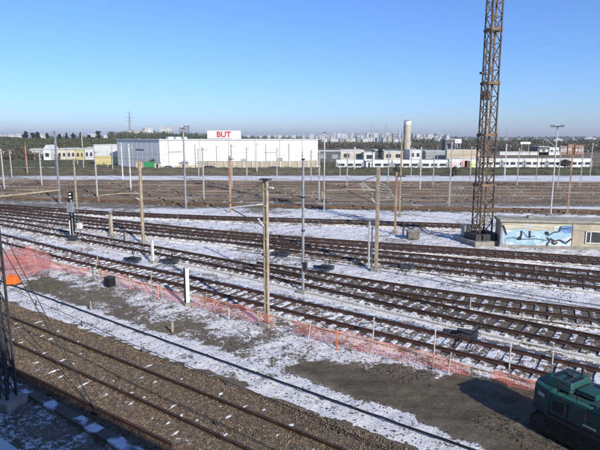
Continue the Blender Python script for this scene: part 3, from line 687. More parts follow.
# ------------------------------------------------------------------ crane mast
tb = G(481, 242); cm = thing('tower_crane_mast', 'very tall brown lattice crane mast rising out of the picture', 'crane mast', tb, R(14))
w = .50; sec = 4.05
M_['tdark'] = mat('dark painted mast steel', (.11, .08, .06), .65, (.05, .042, .037), 3)
def section(z0, z1, root, w):
    b = MB()
    for sx, sy in ((-1, -1), (1, -1), (1, 1), (-1, 1)): b.bar((sx * w, sy * w, z0), (sx * w, sy * w, z1), .10)
    b.build('corner_posts', M_['tdark'], root)
    b = MB(); n = 4; hh = (z1 - z0) / n
    for i in range(n):
        a, c = z0 + i * hh, z0 + (i + 1) * hh; s = 1 if i % 2 else -1
        b.bar((-s * w, -w, a), (s * w, -w, c), .06); b.bar((s * w, w, a), (-s * w, w, c), .06)
        b.bar((-w, s * w, a), (-w, -s * w, c), .06); b.bar((w, -s * w, a), (w, s * w, c), .06)
        for s2 in (-1, 1): b.bar((-w, s2 * w, a), (w, s2 * w, a), .045); b.bar((s2 * w, -w, a), (s2 * w, w, a), .045)
    b.build('bracing', M_['tower'], root)
    b = MB()
    for s2 in (-1, 1): b.bar((-w - .12, s2 * w, z1), (w + .12, s2 * w, z1), .12, .22); b.bar((s2 * w, -w - .12, z1), (s2 * w, w + .12, z1), .12, .22)
    b.build('collar', M_['tower'], root)
zb = .75
for i in range(8): section(zb + i * sec, zb + (i + 1) * sec, cm, [.56, .50, .46, .43][min(i, 3)])
b = MB(); b.box((0, 0, .14), (3.0, 3.0, .36)); b.build('foundation', M_['conc'], cm)
b = MB()
for s in (-1, 1): b.box((s * .85, 0, .55), (.55, 1.9, .55)); b.box((0, s * .85, .55), (1.1, .5, .55))
b.build('base_ballast', M_['dgrey'], cm, bevel=.02)
b = MB(); b.bar((-w - .32, -w, .4), (-w - .32, -w, 16.2), .07); b.build('side_pole', M_['tdark'], cm)
lf = MB()
for s in (-.18, .18): lf.bar((s, .1, .8), (s, .1, 32), .035)
for k in range(104): lf.bar((-.18, .1, 1 + k * .3), (.18, .1, 1 + k * .3), .022)
lf.build('ladder', M_['tower'], cm)
fl = MB(); fl.box((-w - .5, -w, 13.6), (.5, .3, .16)); fl.box((-w - .3, -w, 13.5), (.5, .06, .06)); fl.build('floodlight', M_['dgrey'], cm)
MB().box((0, w + .05, 12), (.5, .4, .7)).build('junction_box', M_['dgrey'], cm)

# cabinets near the mast
def cabinet(px0, px1, py0, py1, label, m, depth=.7, rz=0, legs=False):
    b0 = G((px0 + px1) / 2, py1); wd = (px1 - px0) / F * b0.y * 1.0; h = ZT(b0, py0, px0)
    root = thing('equipment_cabinet', label, 'cabinet', b0 + Vector((0, depth / 2, 0)), rz)
    MB().box((0, 0, h / 2), (wd, depth, h)).build('body', M_[m], root, bevel=.03); MB().box((0, 0, h + .03), (wd + .1, depth + .1, .06)).build('roof', M_['conc'], root)
    MB().box((0, -depth / 2 - .01, h * .5), (wd * .8, .016, h * .8)).build('door', M_[m], root); MB().box((wd * .3, -depth / 2 - .03, h * .5), (.03, .03, .18)).build('handle', M_['dgrey'], root)
M_['cab'] = mat('grey green cabinet', (.30, .32, .28), .7, (.22, .24, .21), 3)
M_['cabr'] = mat('brown grey box', (.20, .18, .15), .8, (.13, .115, .095), 3)
cabinet(463, 471.5, 226, 241, 'grey green cabinet at the left foot of the crane mast', 'cab')
cabinet(408, 420, 231.5, 239, 'low brown grey box on the snow left of the crane mast', 'cabr', .8)
# black crate by the netting
b = G(121, 282); cr = thing('black_crate', 'black crate standing at the near side of the netting fence', 'crate', b + Vector((-.35, -.85, 0)), R(-35))
MB().box((0, 0, .28), (.5, .45, .54)).build('body', M_['black'], cr, bevel=.03); MB().box((0, 0, .53), (.54, .5, .05)).build('lid', M_['dgrey'], cr, bevel=.01)
for s in (-1, 1): MB().box((s * .27, 0, .38), (.03, .2, .04)).build('handle', M_['dgrey'], cr)

# point motors
def point_motor(px, py, rz, label):
    b = G(px, py); r = thing('point_motor', label, 'point motor', (b.x, b.y, .12), rz, 'point motors beside the switches')
    MB().box((0, 0, .14), (.9, .42, .26)).build('housing', M_['dgrey'], r, bevel=.04); MB().box((-.7, .1, .06), (.7, .25, .16)).build('gear_case', M_['dgrey'], r, bevel=.03)
    l = MB(); l.tube((.2, -.25, .2), (.55, -.75, .75), .025, 6); l.build('hand_lever', M_['dgrey'], r); MB().tube((.55, -.75, .72), (.6, -.82, .84), .06, 8).build('counterweight', M_['dgrey'], r)
    rd = MB(); rd.bar((.3, -.2, .08), (.3, -1.5, .08), .04); rd.bar((-.2, -.2, .08), (-.2, -1.5, .08), .04); rd.build('throw_rod', M_['dgrey'], r)
point_motor(327, 271, R(-30), 'dark point motor beside the grey tubular mast')
point_motor(135, 262.5, R(-25), 'dark point motor just below the white post on the left')
point_motor(284, 256.5, R(-20), 'dark point motor left of the grey tubular mast')
point_motor(467, 339, R(-25), 'dark point motor by the track behind the netting at right')
point_motor(407, 270, R(-15), 'dark point motor right of the beige tangled mast')
point_motor(172, 264, R(-20), 'flat dark point motor above the white post with the shaded side')

# ------------------------------------------------------------------ netting fence
fp = [(0, 262), (48, 268), (92, 277), (158, 297), (225, 315), (300, 334), (337, 346), (400, 361), (440, 369), (500, 384), (540, 394), (566, 400)]
FQ = resample(L_(*fp), .35); nf = thing('netting_fence', 'orange plastic netting fence strung on stakes along the snowy track', 'fence', (0, 0, 0))
Lf = np.r_[0, np.cumsum(np.hypot(*np.diff(FQ, axis=0).T))]
def topz(s):
    sag = .10 * abs(math.sin(s * math.pi / 3.1)); return .66 - sag + .07 * math.sin(s * .7) - .15 * max(0, math.sin(s * .19 + 1))
V = []; Fc = []
def strip(p, q, wdt):
    """thin ribbon from p to q, as wide as wdt at right angles to its run, in the fence surface"""
    k = len(V); d = Vector(q) - Vector(p); up = Vector((0, 0, 1)) if abs(d.z) < abs(d.x) + abs(d.y) else Vector((AX, AY, 0))
    o = up * wdt / 2; V.extend([tuple(Vector(p) - o), tuple(Vector(p) + o), tuple(Vector(q) + o), tuple(Vector(q) - o)]); Fc.append((k, k + 1, k + 2, k + 3))
def fpt(s, t):
    px_ = np.interp(s, Lf, FQ[:, 0]); py_ = np.interp(s, Lf, FQ[:, 1]); hz = .02 + (topz(s) - .02) * t
    bul = .10 * math.sin(t * 3.1) * math.sin(s * 1.3) + .05 * math.sin(s * 3.3 + t * 4)
    return (px_ + NX * bul, py_ + NY * bul, hz)
s = 0.0; rows = 10
while s < Lf[-1] - .1:
    if math.sin(s * .83) + math.sin(s * 2.1 + 1) > 1.35: s += .1; continue
    for j in range(rows): strip(fpt(s, j / rows), fpt(s, (j + 1) / rows), .013)
    for j in range(rows + 1): strip(fpt(s, j / rows), fpt(s + .1, j / rows), .016 if j < rows else .04)
    s += .1
np_mesh('netting', V, Fc, M_['net'], nf)
random.seed(3); s = .4
while s < Lf[-1]:
    p = fpt(s, 0); tl = random.uniform(-.12, .12); MB().tube((p[0], p[1] - .03, -.1), (p[0] + tl, p[1] - .03 + random.uniform(-.1, .1), topz(s) + random.uniform(.05, .35)), .022, 6).build('stake', M_[random.choice(['rust', 'lgrey', 'lgrey', 'beige'])], nf); s += random.uniform(2.6, 3.6)
# collapsed net at the left
hn = PG([(-25, 254), (25, 249), (52, 262), (50, 275), (20, 282), (-25, 272)]); cxm = [min(p[0] for p in hn), max(p[0] for p in hn), min(p[1] for p in hn), max(p[1] for p in hn)]
V = []; Fc = []
def hz(a, b_): return .12 + .30 * max(0, math.sin(a * 1.1 + b_ * .6)) ** 1.5 + .18 * max(0, math.sin(b_ * 1.9 - a * .7 + 1)) + .05 * math.sin(a * 5 + b_ * 3)
def hin(a, b_): return bool(inpoly(hn, np.array([a]), np.array([b_]))[0])
st = .10; ga = np.arange(cxm[0], cxm[1], st); gb = np.arange(cxm[2], cxm[3], st)
for a in ga:
    for b_ in gb:
        if not hin(a, b_): continue
        P0 = (a, b_, hz(a, b_)); 
        for dx, dy in ((st, 0), (0, st)):
            P1_ = (a + dx, b_ + dy, hz(a + dx, b_ + dy)); k = len(V); o = (0, .014) if dx else (.014, 0)
            V += [(P0[0] - o[0], P0[1] - o[1], P0[2]), (P0[0] + o[0], P0[1] + o[1], P0[2]), (P1_[0] + o[0], P1_[1] + o[1], P1_[2]), (P1_[0] - o[0], P1_[1] - o[1], P1_[2])]; Fc.append((k, k + 1, k + 2, k + 3))
tag(np_mesh('collapsed_netting', V, Fc, M_['net']), 'heap of collapsed orange netting spread on the snow at left edge', 'netting')
b = G(10.5, 285.5); ob = thing('orange_barrier', 'bright orange plastic barrier block at the left edge', 'barrier', b + Vector((0, .3, 0)), R(-12))
MB().prism([(-.3, -.28), (.3, -.28), (.3, .28), (-.3, .28)], 0, .5, [(-.3, -.16), (.3, -.16), (.3, .16), (-.3, .16)]).build('body', M_['orange'], ob, bevel=.03)
MB().box((0, 0, .52), (.5, .1, .06)).build('grip', M_['orange'], ob); MB().box((0, 0, .0), (.72, .62, .08)).build('foot', M_['dgrey'], ob)
# fence stakes that stand free
for (px, py, pt, dx, m, lb_) in ((337, 349, 333, .0, 'orange', 'short orange stake in front of the netting fence'), (373, 341, 318, .02, 'lgrey', 'thin grey stake at the track behind the netting'), (433, 367, 330, .03, 'lgrey', 'leaning grey stake tied to the netting at right'), (509, 371, 345, 0, 'lgrey', 'thin double stake left of the teal machine'), (94, 277, 257, .3, 'beige', 'slanting pale stake near the black crate'), (150, 291, 272, .15, 'beige', 'slanting pale stake right of the black crate'), (158.5, 299, 284, 0, 'net', 'red stake left of the white post with shaded side'), (229, 320, 308, 0, 'lgrey', 'broken pale stake between the white post and the beige twin mast'), (552, 366, 354, 0, 'lgrey', 'thin stake on the snow behind the teal machine')):
    b = G(px, py); h = ZT(b, pt, px); o = MB().tube((0, 0, -.05), (dx, 0, h), .028, 6).box((dx, 0, h), (.07, .07, .05)).build('stake', M_[m], loc=b); tag(o, lb_, 'stake', 'free standing stakes')

# ------------------------------------------------------------------ graffiti hut
M_['hutwall'] = mat('cream rendered wall', (.50, .45, .33), .9, (.33, .28, .20), .9, bump=.2, thr=(.3, .62), stretch=(1, 1, .5))
M_['hutroof'] = mat('roof slab', (.44, .41, .33), .95, (.30, .28, .22), 1.5)
c0 = G(500, 246.5); c1 = G(640, 250.5); hd_ = (c1 - c0).normalized(); ha = math.atan2(hd_.y, hd_.x); hl = (c1 - c0).length; hh = ZT(c0, 221.6, 500)
hut = thing('concrete_hut', 'long low cream hut with blue graffiti beside the crane mast', 'hut', c0, ha)
dpt = 2.0
MB().box((hl / 2, dpt / 2, hh / 2 - .1), (hl, dpt, hh + .2)).build('wall', M_['hutwall'], hut)
MB().box((hl / 2, dpt / 2, hh + .09), (hl + .3, dpt + .3, .18)).build('roof', M_['hutroof'], hut, bevel=.02)
MB().box((hl / 2 + .0, dpt / 2, .06), (hl + .16, dpt + .16, .24)).build('plinth', M_['conc'], hut)
def hx(px): # metres along the front wall for a pixel column
    r = ray(px, 235); a = r.x / r.y; # solve (c0+t*hd).x = a*(c0+t*hd).y
    return (a * c0.y - c0.x) / (hd_.x - a * hd_.y)
def hz_(py): return ZT(c0, py, 540)
wx0, wx1 = hx(586), hx(604); wz0, wz1 = hz_(240.5), hz_(229.5)
win = MB(); win.box(((wx0 + wx1) / 2, -.02, (wz0 + wz1) / 2), (wx1 - wx0, .08, wz1 - wz0)); wf = win.build('window', M_['dgrey'], hut)
fr = MB()
for xx in (wx0, (wx0 * 3 + wx1) / 4, wx1): fr.box((xx, -.055, (wz0 + wz1) / 2), (.07, .06, wz1 - wz0 + .1))
for zz in (wz0, wz1): fr.box(((wx0 + wx1) / 2, -.05, zz), (wx1 - wx0, .1, .07))
fr.build('window_frame', M_['white'], wf)
px_ = hx(573); pj = MB(); pj.box((px_, -.03, hh / 2), (.12, .06, hh)); pj.build('pilaster', M_['hutwall'], hut)
M_['g_blue'] = mat('pale blue spray paint', (.40, .56, .62), .8, (.30, .48, .58), 2.5)
M_['g_lb'] = mat('washed light blue paint', (.50, .64, .68), .85, (.36, .54, .62), 2.5); M_['g_blue2'] = mat('deeper blue spray paint', (.20, .33, .60), .8); M_['g_white'] = mat('white spray paint', (.66, .70, .70), .8, (.5, .56, .6), 2)
M_['g_black'] = mat('black spray line', (.04, .04, .06), .8); M_['g_cream'] = mat('cream paint band', (.62, .58, .44), .85, (.5, .46, .34), 1.5)
M_['g_pink'] = mat('pink grey paint', (.42, .30, .28), .9, (.3, .24, .22), 2)
gl = [0]
def gpoly(pts, m, name='painted_patch'):
    gl[0] += 1; yy = -.010 - .0012 * gl[0]; n = len(pts); P = [(hx(a), hz_(b_)) for a, b_ in pts]
    b = MB(); b.add([(p[0], yy, p[1]) for p in P], [tuple(range(n))]); return b.build(name, M_[m], hut)
gpoly([(501, 223.5), (572, 223.5), (572, 228), (540, 228.5), (520, 227), (508, 229), (501, 226)], 'g_cream')
gpoly([(500.5, 224), (503.5, 224), (504, 246), (500.5, 246)], 'g_pink')
gpoly([(503, 227.5), (510, 230), (520, 228), (533, 230.5), (545, 229), (553, 230.5), (560, 228), (570, 229.5), (572, 233), (566, 238), (555, 240), (549, 244), (540, 245.5), (520, 245.3), (504, 245), (502, 238)], 'g_blue')
gpoly([(560, 224.5), (571.5, 223.8), (571.8, 231), (565, 232), (559, 229)], 'g_blue2')
gpoly([(548, 236), (556, 238.5), (566, 236.5), (572, 233.8), (572, 246), (549, 246)], 'g_white')
gpoly([(551, 239), (555, 238.6), (556, 241.5), (552, 242.5)], 'g_pink')
gpoly([(505, 232), (511, 231), (516, 236), (513, 243), (506, 243)], 'g_blue')
gpoly([(515, 232), (519, 230.5), (527, 231), (524, 236), (530, 240), (522, 243), (516, 240)], 'g_lb')
gpoly([(531, 233), (538, 231), (544, 234), (542, 241), (535, 243), (533, 238)], 'g_lb')
gpoly([(506, 229.3), (513, 230), (512, 231.6), (506, 232)], 'g_white'); gpoly([(536, 242.5), (546, 241.5), (546, 245.4), (537, 245.4)], 'g_white'); gpoly([(507, 241), (514, 242.5), (513, 245.2), (506, 245)], 'g_white')
gpoly([(561, 239.5), (566, 238.5), (569, 242), (563, 244)], 'g_lb'); gpoly([(553.5, 225.2), (558.5, 224.6), (557, 229), (553, 229.5)], 'g_white'); gpoly([(522, 224.6), (535, 225.2), (532, 226.6), (524, 226.4)], 'g_white')
for k_ in range(26):
    a_ = random.uniform(503, 571); t_ = random.uniform(236, 243); gpoly([(a_, t_), (a_ + random.uniform(.25, .6), t_), (a_ + .3, t_ + random.uniform(1.2, 3)), (a_ + .1, t_ + random.uniform(1.2, 3))], random.choice(['g_blue', 'g_lb', 'g_white', 'g_blue2', 'g_pink']), 'paint_drip')
def gline(pts, wd=.6):
    gl[0] += 1; yy = -.010 - .0012 * gl[0]; b = MB()
    for (a, c), (d, e_) in zip(pts[:-1], pts[1:]):
        p = Vector((hx(a), yy, hz_(c))); q = Vector((hx(d), yy, hz_(e_))); b.bar(p, q, .003, wd * .075)
    return b.build('paint_line', M_['g_black'], hut)
gline([(500.5, 225.5), (503, 226), (504.5, 230), (506.5, 234.5)], 1.3); gline([(521, 230), (521.5, 234.5), (519, 237.5)], 1.6); gline([(529.5, 230), (529.8, 237)], 1.5)
gline([(517, 238.2), (520.5, 236.3), (521, 238.8), (517, 238.2)], 1.8); gline([(545, 231), (548, 231.5), (547, 233.5), (545, 231)], 1.8)
gline([(547, 236), (550, 239.5), (547.5, 243), (549, 246)], 1.3); gline([(550, 237), (555, 239.5), (560, 238.2), (566, 241.5), (572, 236.5)], 1.4); gline([(552, 240), (555, 242.8), (558, 240.5)], 1.4)
gline([(506, 238.5), (513, 236.8), (523, 238.5), (536, 237.6), (547, 239)], .5); gline([(560, 225), (559, 230), (553, 231), (548, 234.5)], .9); gline([(562, 227), (571, 226)], .6); gline([(523, 231), (527, 236), (535, 235)], .5)
# small rooftop and doorway details
MB().box((hx(534), dpt * .6, hh + .27), (.5, .4, .22)).build('roof_vent', M_['conc'], hut, bevel=.02)

# ------------------------------------------------------------------ teal excavator
M_['teal'] = mat('dusty teal paint', (.014, .085, .083), .5, (.040, .058, .050), 2.6, spec=.4, thr=(.40, .60), detail=9)
M_['teal_l'] = mat('lighter green teal paint', (.045, .19, .15), .45, (.03, .13, .11), 1.5, spec=.5)
M_['rubber'] = mat('muddy track steel', (.055, .045, .036), .8, (.03, .026, .022), 6, bump=.3)
M_['glass'] = mat('dark cab glass', (.02, .03, .035), .08, (.015, .02, .025), 2, spec=.8)
M_['sticker'] = mat('pale data sticker', (.55, .58, .55), .5)
ea = (.525, -.851); eb = G(572, 450)
ex = thing('excavator', 'teal tracked excavator at the lower right corner', 'excavator', (0, 0, 0), math.atan2(ea[1], ea[0]))
ex.location = eb + Vector((.85 * .9, .525 * .9, 0)); ex.scale = (.70, .70, .70)
for s in (-1, 1):
    # crawler track: stadium profile with shoes
    yc = s * .95; tr_ = MB(); ri = .40; xl, xr = -1.55, 1.75; prof = []
    for k in range(13): a = math.pi / 2 + math.pi * k / 12; prof.append((xl + ri * math.cos(a), ri + .02 + ri * math.sin(a)))
    for k in range(13): a = -math.pi / 2 + math.pi * k / 12; prof.append((xr + ri * math.cos(a), ri + .02 + ri * math.sin(a)))
    tr_.xprism(prof, yc - .24, yc + .24)
    # grousers
    per = [(Vector((p[0], 0, p[1]))) for p in prof] + [Vector((prof[0][0], 0, prof[0][1]))]
    acc = 0; 
    for p, q in zip(per[:-1], per[1:]):
        l = (q - p).length; t = (-acc) % .17
        while t < l:
            c = p.lerp(q, t / l); n_ = Vector((c.x - min(max(c.x, xl), xr), 0, c.z - .42)).normalized()
            c2 = c + n_ * .015; d = (q - p).normalized(); tr_.bar((c2.x, yc - .25, c2.z), (c2.x, yc + .25, c2.z), .035, .05); t += .17
        acc += l
    ct = tr_.build('crawler_track', M_['rubber'], ex)
    for xx, rr in ((xl, .30), (xr, .30)): wl = MB(); wl.tube((xx, yc - .26, .42), (xx, yc + .26, .42), rr, 16); wl.tube((xx, yc - .29, .42), (xx, yc + .29, .42), .12, 10); wl.build('drive_wheel', M_['dgrey'], ct)
    rl = MB()
    for k in range(6): xx = xl + .45 + k * .48; rl.tube((xx, yc - .27, .2), (xx, yc + .27, .2), .11, 10)
    rl.build('rollers', M_['dgrey'], ct)
MB().box((0, 0, .5), (1.8, 1.5, .35)).build('car_body', M_['dgrey'], ex); MB().tube((0, 0, .62), (0, 0, .85), .6, 24).build('slew_ring', M_['dgrey'], ex)
outl = [(1.7, -1.22), (1.7, 1.22), (-1.35, 1.22), (-2.0, .95), (-2.25, .4), (-2.25, -.4), (-2.05, -.92), (-1.2, -1.22)]
sh = lambda pts, k: [(a * k, b_ * k) for a, b_ in pts]
MB().prism(outl, .84, 1.0).build('deck', M_['dgrey'], ex)
cw = [(-1.15, -1.225), (-1.15, 1.225), (-1.35, 1.225), (-2.02, .96), (-2.28, .4), (-2.28, -.4), (-2.07, -.93)]
MB().prism(cw, .98, 1.98, [(a * .98 - .0, b_ * .98) for a, b_ in cw]).build('counterweight', M_['teal'], ex, bevel=.06)
MB().box((-.02, 0, 1.45), (2.2, 2.42, .9)).build('side_panels', M_['teal'], ex, bevel=.05)
hdv = MB()
for xx in (-.75, .05): hdv.box((xx, -1.222, 1.45), (.7, .02, .72))
hdv.build('access_door', M_['teal'], ex, bevel=.005)
lv = MB()
for k in range(7): lv.box((-.75, -1.24, 1.25 + k * .07), (.5, .015, .03))
lv.build('vent_louvre', M_['black'], ex)
MB().box((-.35, -1.06, 1.935), (1.7, .22, .06)).build('catwalk', M_['teal_l'], ex, bevel=.01)
hood = MB(); hood.prism([(-1.75, -.75), (-.55, -.75), (-.55, .85), (-1.75, .85)], 1.96, 2.38, [(-1.62, -.62), (-.62, -.62), (-.62, .75), (-1.62, .75)]); hood.build('engine_hood', M_['teal'], ex, bevel=.06)
MB().box((-.1, .1, 2.06), (.8, 1.1, .22)).build('tool_box', M_['teal'], ex, bevel=.04)
MB().tube((-.85, .55, 2.3), (-.85, .55, 2.75), .06, 12).build('exhaust', M_['dgrey'], ex)
st_ = MB(); st_.add([(-1.98, -1.0, 1.62), (-1.62, -1.112, 1.62), (-1.62, -1.112, 1.80), (-1.98, -1.0, 1.80)], [(0, 1, 2, 3)]); 
d_ = Vector((-2.07 + 1.15, -.93 + 1.225, 0)).normalized(); n_ = Vector((d_.y, -d_.x, 0));
if n_.y > 0: n_ = -n_
b0_ = Vector((-1.15, -1.225, 0)) * .99 + n_ * .025
st_ = MB(); pa = b0_ + d_ * .28; pb = b0_ + d_ * .68
st_.add([(pa.x, pa.y, 1.56), (pb.x, pb.y, 1.56), (pb.x, pb.y, 1.72), (pa.x, pa.y, 1.72)], [(0, 1, 2, 3)]); st_.build('data_sticker', M_['sticker'], ex)
MB().box((.55, -1.235, 1.22), (.5, .01, .07)).build('side_stripe', M_['sticker'], ex)
rl = MB()
for (p, q) in (((-.9, -1.1, 1.95), (-.9, -1.1, 2.35)), ((.7, -1.1, 1.95), (.7, -1.1, 2.35)), ((-.9, -1.1, 2.35), (.7, -1.1, 2.35)), ((-.1, -1.1, 1.95), (-.1, -1.1, 2.35))): rl.tube(p, q, .018, 6)
rl.build('handrail', M_['dgrey'], ex)
cabm = MB(); cabm.prism([(.35, .3), (1.75, .3), (1.75, 1.2), (.35, 1.2)], 1.0, 2.55, [(.4, .33), (1.6, .33), (1.6, 1.15), (.4, 1.15)]); cb = cabm.build('cab', M_['teal_l'], ex, bevel=.06)
g_ = MB(); g_.box((1.0, .31, 2.1), (.9, .03, .7)); g_.box((.37, .75, 2.1), (.03, .6, .6)); g_.box((1.68, .75, 2.0), (.03, .7, .9)); g_.build('cab_window', M_['glass'], cb)
bm_ = MB(); prof = [(1.3, .95), (1.9, 1.0), (3.2, 2.55), (4.8, 3.0), (4.8, 2.6), (3.4, 2.1), (2.2, .75), (1.3, .7)]
bm_.xprism([(a, b_ + .15) for a, b_ in prof], -.42, -.08); bo = bm_.build('boom', M_['dgrey'], ex)
hc = MB(); hc.tube((1.9, -.5, 1.0), (3.0, -.5, 1.9), .09, 10); hc.tube((3.0, -.5, 1.9), (3.5, -.5, 2.35), .045, 8); hc.build('lift_cylinder', M_['black'], ex)
MB().xprism([(4.7, 3.2), (5.0, 3.1), (5.3, 1.4), (5.1, 1.35)], -.38, -.12).build('dipper_arm', M_['dgrey'], ex)
MB().xprism([(4.9, 1.5), (5.4, 1.5), (5.6, 1.0), (5.2, .6), (4.7, .75), (4.9, 1.1)], -.65, .15).build('bucket', M_['rubber'], ex)
br_ = MB(); br_.box((1.25, -.75, 1.55), (.8, .8, .9)); br_.build('front_panel', M_['teal'], ex, bevel=.06)
lt_ = MB()
for xx in (.9, 1.35): lt_.box((xx, -.8, 2.1), (.28, .3, .18))
lt_.build('work_light', M_['teal_l'], ex, bevel=.03)
sm = MB()
for xx in (-1.12, -.37, .42, 1.06): sm.box((xx, -1.213, 1.45), (.018, .012, .86))
sm.box((-.02, -1.213, 1.86), (2.1, .012, .018)); sm.box((-.02, -1.213, 1.04), (2.1, .012, .018)); sm.build('panel_seam', M_['black'], ex)
hn_ = MB()
for xx in (-.46, .33): hn_.box((xx, -1.255, 1.5), (.05, .03, .14))
hn_.build('door_handle', M_['dgrey'], ex)
md_ = MB()
for xx in (-1.4, -1.0, -.7): md_.box((xx, -.1, 2.39), (.16, .8, .02))
md_.build('hood_grille', M_['black'], ex)
MB().box((-1.05, .1, 2.42), (.3, .3, .08)).build('filler_cap', M_['dgrey'], ex, bevel=.02)
bt = MB()
for k in range(8): bt.tube((-1.6 + k * .28, -.85 if k % 2 else -.8, 1.985), (-1.6 + k * .28, -.85 if k % 2 else -.8, 2.0), .03, 8)
bt.build('bolt', M_['dgrey'], ex)
MB().box((1.45, -1.1, 2.25), (.05, .22, .32)).build('mirror', M_['black'], ex, bevel=.01)
hs = MB()
for k in range(3): hs.path([(1.3, -.3 + k * .08, 1.9), (1.8, -.3 + k * .08, 2.25), (2.4, -.3 + k * .08, 2.2)], .03, 6)
hs.build('hydraulic_hose', M_['black'], ex)

# ------------------------------------------------------------------ our building (only its ledge corner shows; it shades the lower left)
M_['ledge'] = mat('pale metal ledge', (.62, .64, .66), .4, (.5, .52, .55), 2)
M_['bwall'] = mat('rendered wall', (.45, .43, .4), .9)
bld = thing('viewpoint_building', 'building the photo is taken from, only its pale ledge corner shows at lower left', 'building', (0, 0, 0), math.atan2(AY, AX))
# local: x along the tracks, y across (away)
MB().box((-14, -8.0, 7.6), (64, 10.0, 15.2)).build('wall', M_['bwall'], bld)
MB().box((-14, -8.0, 15.29), (64.4, 10.4, .18)).build('roof', M_['conc'], bld)
MB().box((-14, .27, 1.7), (64, 6.5, 3.6)).build('lower_wing', M_['bwall'], bld)
MB().box((-14, .325, 3.55), (64, 6.65, .1)).build('ledge', M_['ledge'], bld)


# ------------------------------------------------------------------ far side: store, sheds, train, town
M_['storew'] = mat('white metal cladding', (.80, .80, .79), .6, (.72, .72, .71), .2, stretch=(1, 1, .2))
M_['storeg'] = mat('grey cladding', (.80, .80, .76), .6, (.72, .72, .69), .4, stretch=(3, 3, .1))
M_['storew'].node_tree.nodes['Principled BSDF'].inputs['Roughness'].default_value = .55
M_['trim'] = mat('pale roof trim', (.70, .71, .70), .6)
M_['green'] = mat('vivid green', (.05, .30, .11), .6, (.04, .24, .09), 1)
M_['redsign'] = mat('red lettering', (.65, .02, .04), .5)
M_['bluegl'] = mat('dark window', (.05, .06, .07), .2, spec=.7)
M_['sand'] = mat('sandy wall', (.52, .45, .34), .9, (.45, .38, .28), .3)
M_['brick'] = mat('red brown brick', (.34, .22, .17), .9, (.26, .17, .13), .3)
M_['tile'] = mat('clay roof', (.30, .15, .10), .9)
M_['paleyel'] = mat('pale yellow render', (.68, .58, .26), .8)
M_['cream'] = mat('cream render', (.62, .58, .48), .85, (.55, .50, .42), .2)
M_['offw'] = mat('off white render', (.66, .66, .63), .85, (.58, .58, .56), .1)
M_['bgrey'] = mat('mid grey render', (.34, .35, .36), .85, (.28, .29, .30), .1)
M_['darkb'] = mat('dark cladding', (.13, .135, .14), .7, (.09, .095, .10), .3)
Z2 = -2.0
def UX(px, D):
    r = ray(px, 150); return r.x / r.y * D
# store
sc_, ss_ = math.cos(R(42)), math.sin(R(42))
cx, cy = UX(160, 175), 175.0
store = thing('store_building', 'big white box store with grey end wall and a roof sign', 'store', (cx, cy, Z2), R(42))
rt = ZT(Vector((cx, cy, 0)), 140.2, 160) - Z2
LW, LL = 73.0, 34.5
bb_ = MB(); bb_.m = 0; bb_.box((LW / 2, LL / 2, rt / 2), (LW, LL, rt)); bb_.m = 1
for k in range(25): bb_.box((LW * (k + .5) / 25, -.03, rt / 2), (.07, .05, rt - .4))
for zz in (rt * .33, rt * .66, rt - .5): bb_.box((LW / 2, -.025, zz), (LW - .4, .04, .06))
bb_.build('wall', [M_['storew'], M_['trim']], store)
ew = MB(); ew.box((-.06, LL / 2, rt / 2 - .1), (.1, LL - .1, rt - .3)); ew.m = 1
for k in range(9): ew.box((-.14, LL * (k + .5) / 9, rt / 2), (.05, .09, rt - .6))
ew.build('end_wall', [M_['storeg'], M_['trim']], store)
MB().box((LW / 2, LL / 2, rt + .15), (LW + .8, LL + .8, .35)).build('roof', M_['trim'], store)
for k, wpx in enumerate((9, 34, 52)):
    MB().box((wpx, -.06, 1.4), (2.6, .08, 2.8)).build('loading_door', M_['bgrey'], store)
MB().box((5.5, -.07, rt * .60), (5.2, .04, .35)).build('small_lettering', M_['bgrey'], store)
MB().box((47, -.07, rt * .50), (6, .04, .25)).build('small_lettering', M_['bgrey'], store)
MB().box((-.16, 15, rt * .66), (.04, 6.5, .4)).build('small_lettering', M_['darkb'], store)
for k in range(6): MB().tube((LW * (k + .25) / 6, -.12, .2), (LW * (k + .25) / 6, -.12, rt - .1), .09, 6).build('downpipe', M_['bgrey'], store)
for k in range(6): MB().box((8 + k * 9, 8 + (k % 3) * 11, rt + .7), (2, 2, .9)).build('roof_vent', M_['trim'], store)
MB().box((LW / 2, -.3, .6), (LW, .35, 1.5)).build('base_wall', M_['sand'], store)
# roof sign (faces the yard)
sx_ = UX(224.5, 196); sgn = thing('roof_sign', 'white roof sign with red BUT lettering on the store', 'sign', (sx_, 196, Z2 + rt + .33), 0)
zt_ = H + 196 * (138 - 130.8) / F; sh_ = zt_ - (Z2 + rt + .33); sw_ = 33 / F * 196
MB().box((0, 0, sh_ / 2 + .1), (sw_, .6, sh_ - .2)).build('board', M_['white'], sgn)
def text_mesh(txt, size, m, parent, loc, rot=(R(90), 0, 0), ext_=.05, name='lettering', sx=1.0):
    cu = bpy.data.curves.new('t', 'FONT'); cu.body = txt; cu.size = size; cu.extrude = ext_; cu.align_x = 'CENTER'; cu.align_y = 'CENTER'; cu.offset = size * .02
    o = bpy.data.objects.new('t', cu); COL.objects.link(o); dg = bpy.context.evaluated_depsgraph_get(); dg.update()
    me = bpy.data.meshes.new_from_object(o.evaluated_get(dg)); bpy.data.objects.remove(o); me.materials.clear(); me.materials.append(m)
    q = bpy.data.objects.new(name, me); COL.objects.link(q); q.parent = parent; q.location = loc; q.rotation_euler = rot; q.scale = (sx, 1, 1); return q
text_mesh('BUT', sh_ * .92, M_['redsign'], sgn, (-.1, -.38, sh_ * .52), sx=1.0)
b = MB()
for s in (-1, 0, 1): b.box((s * sw_ * .4, .5, sh_ * .3), (.2, .8, sh_ * .6))
b.build('support', M_['grey'], sgn)
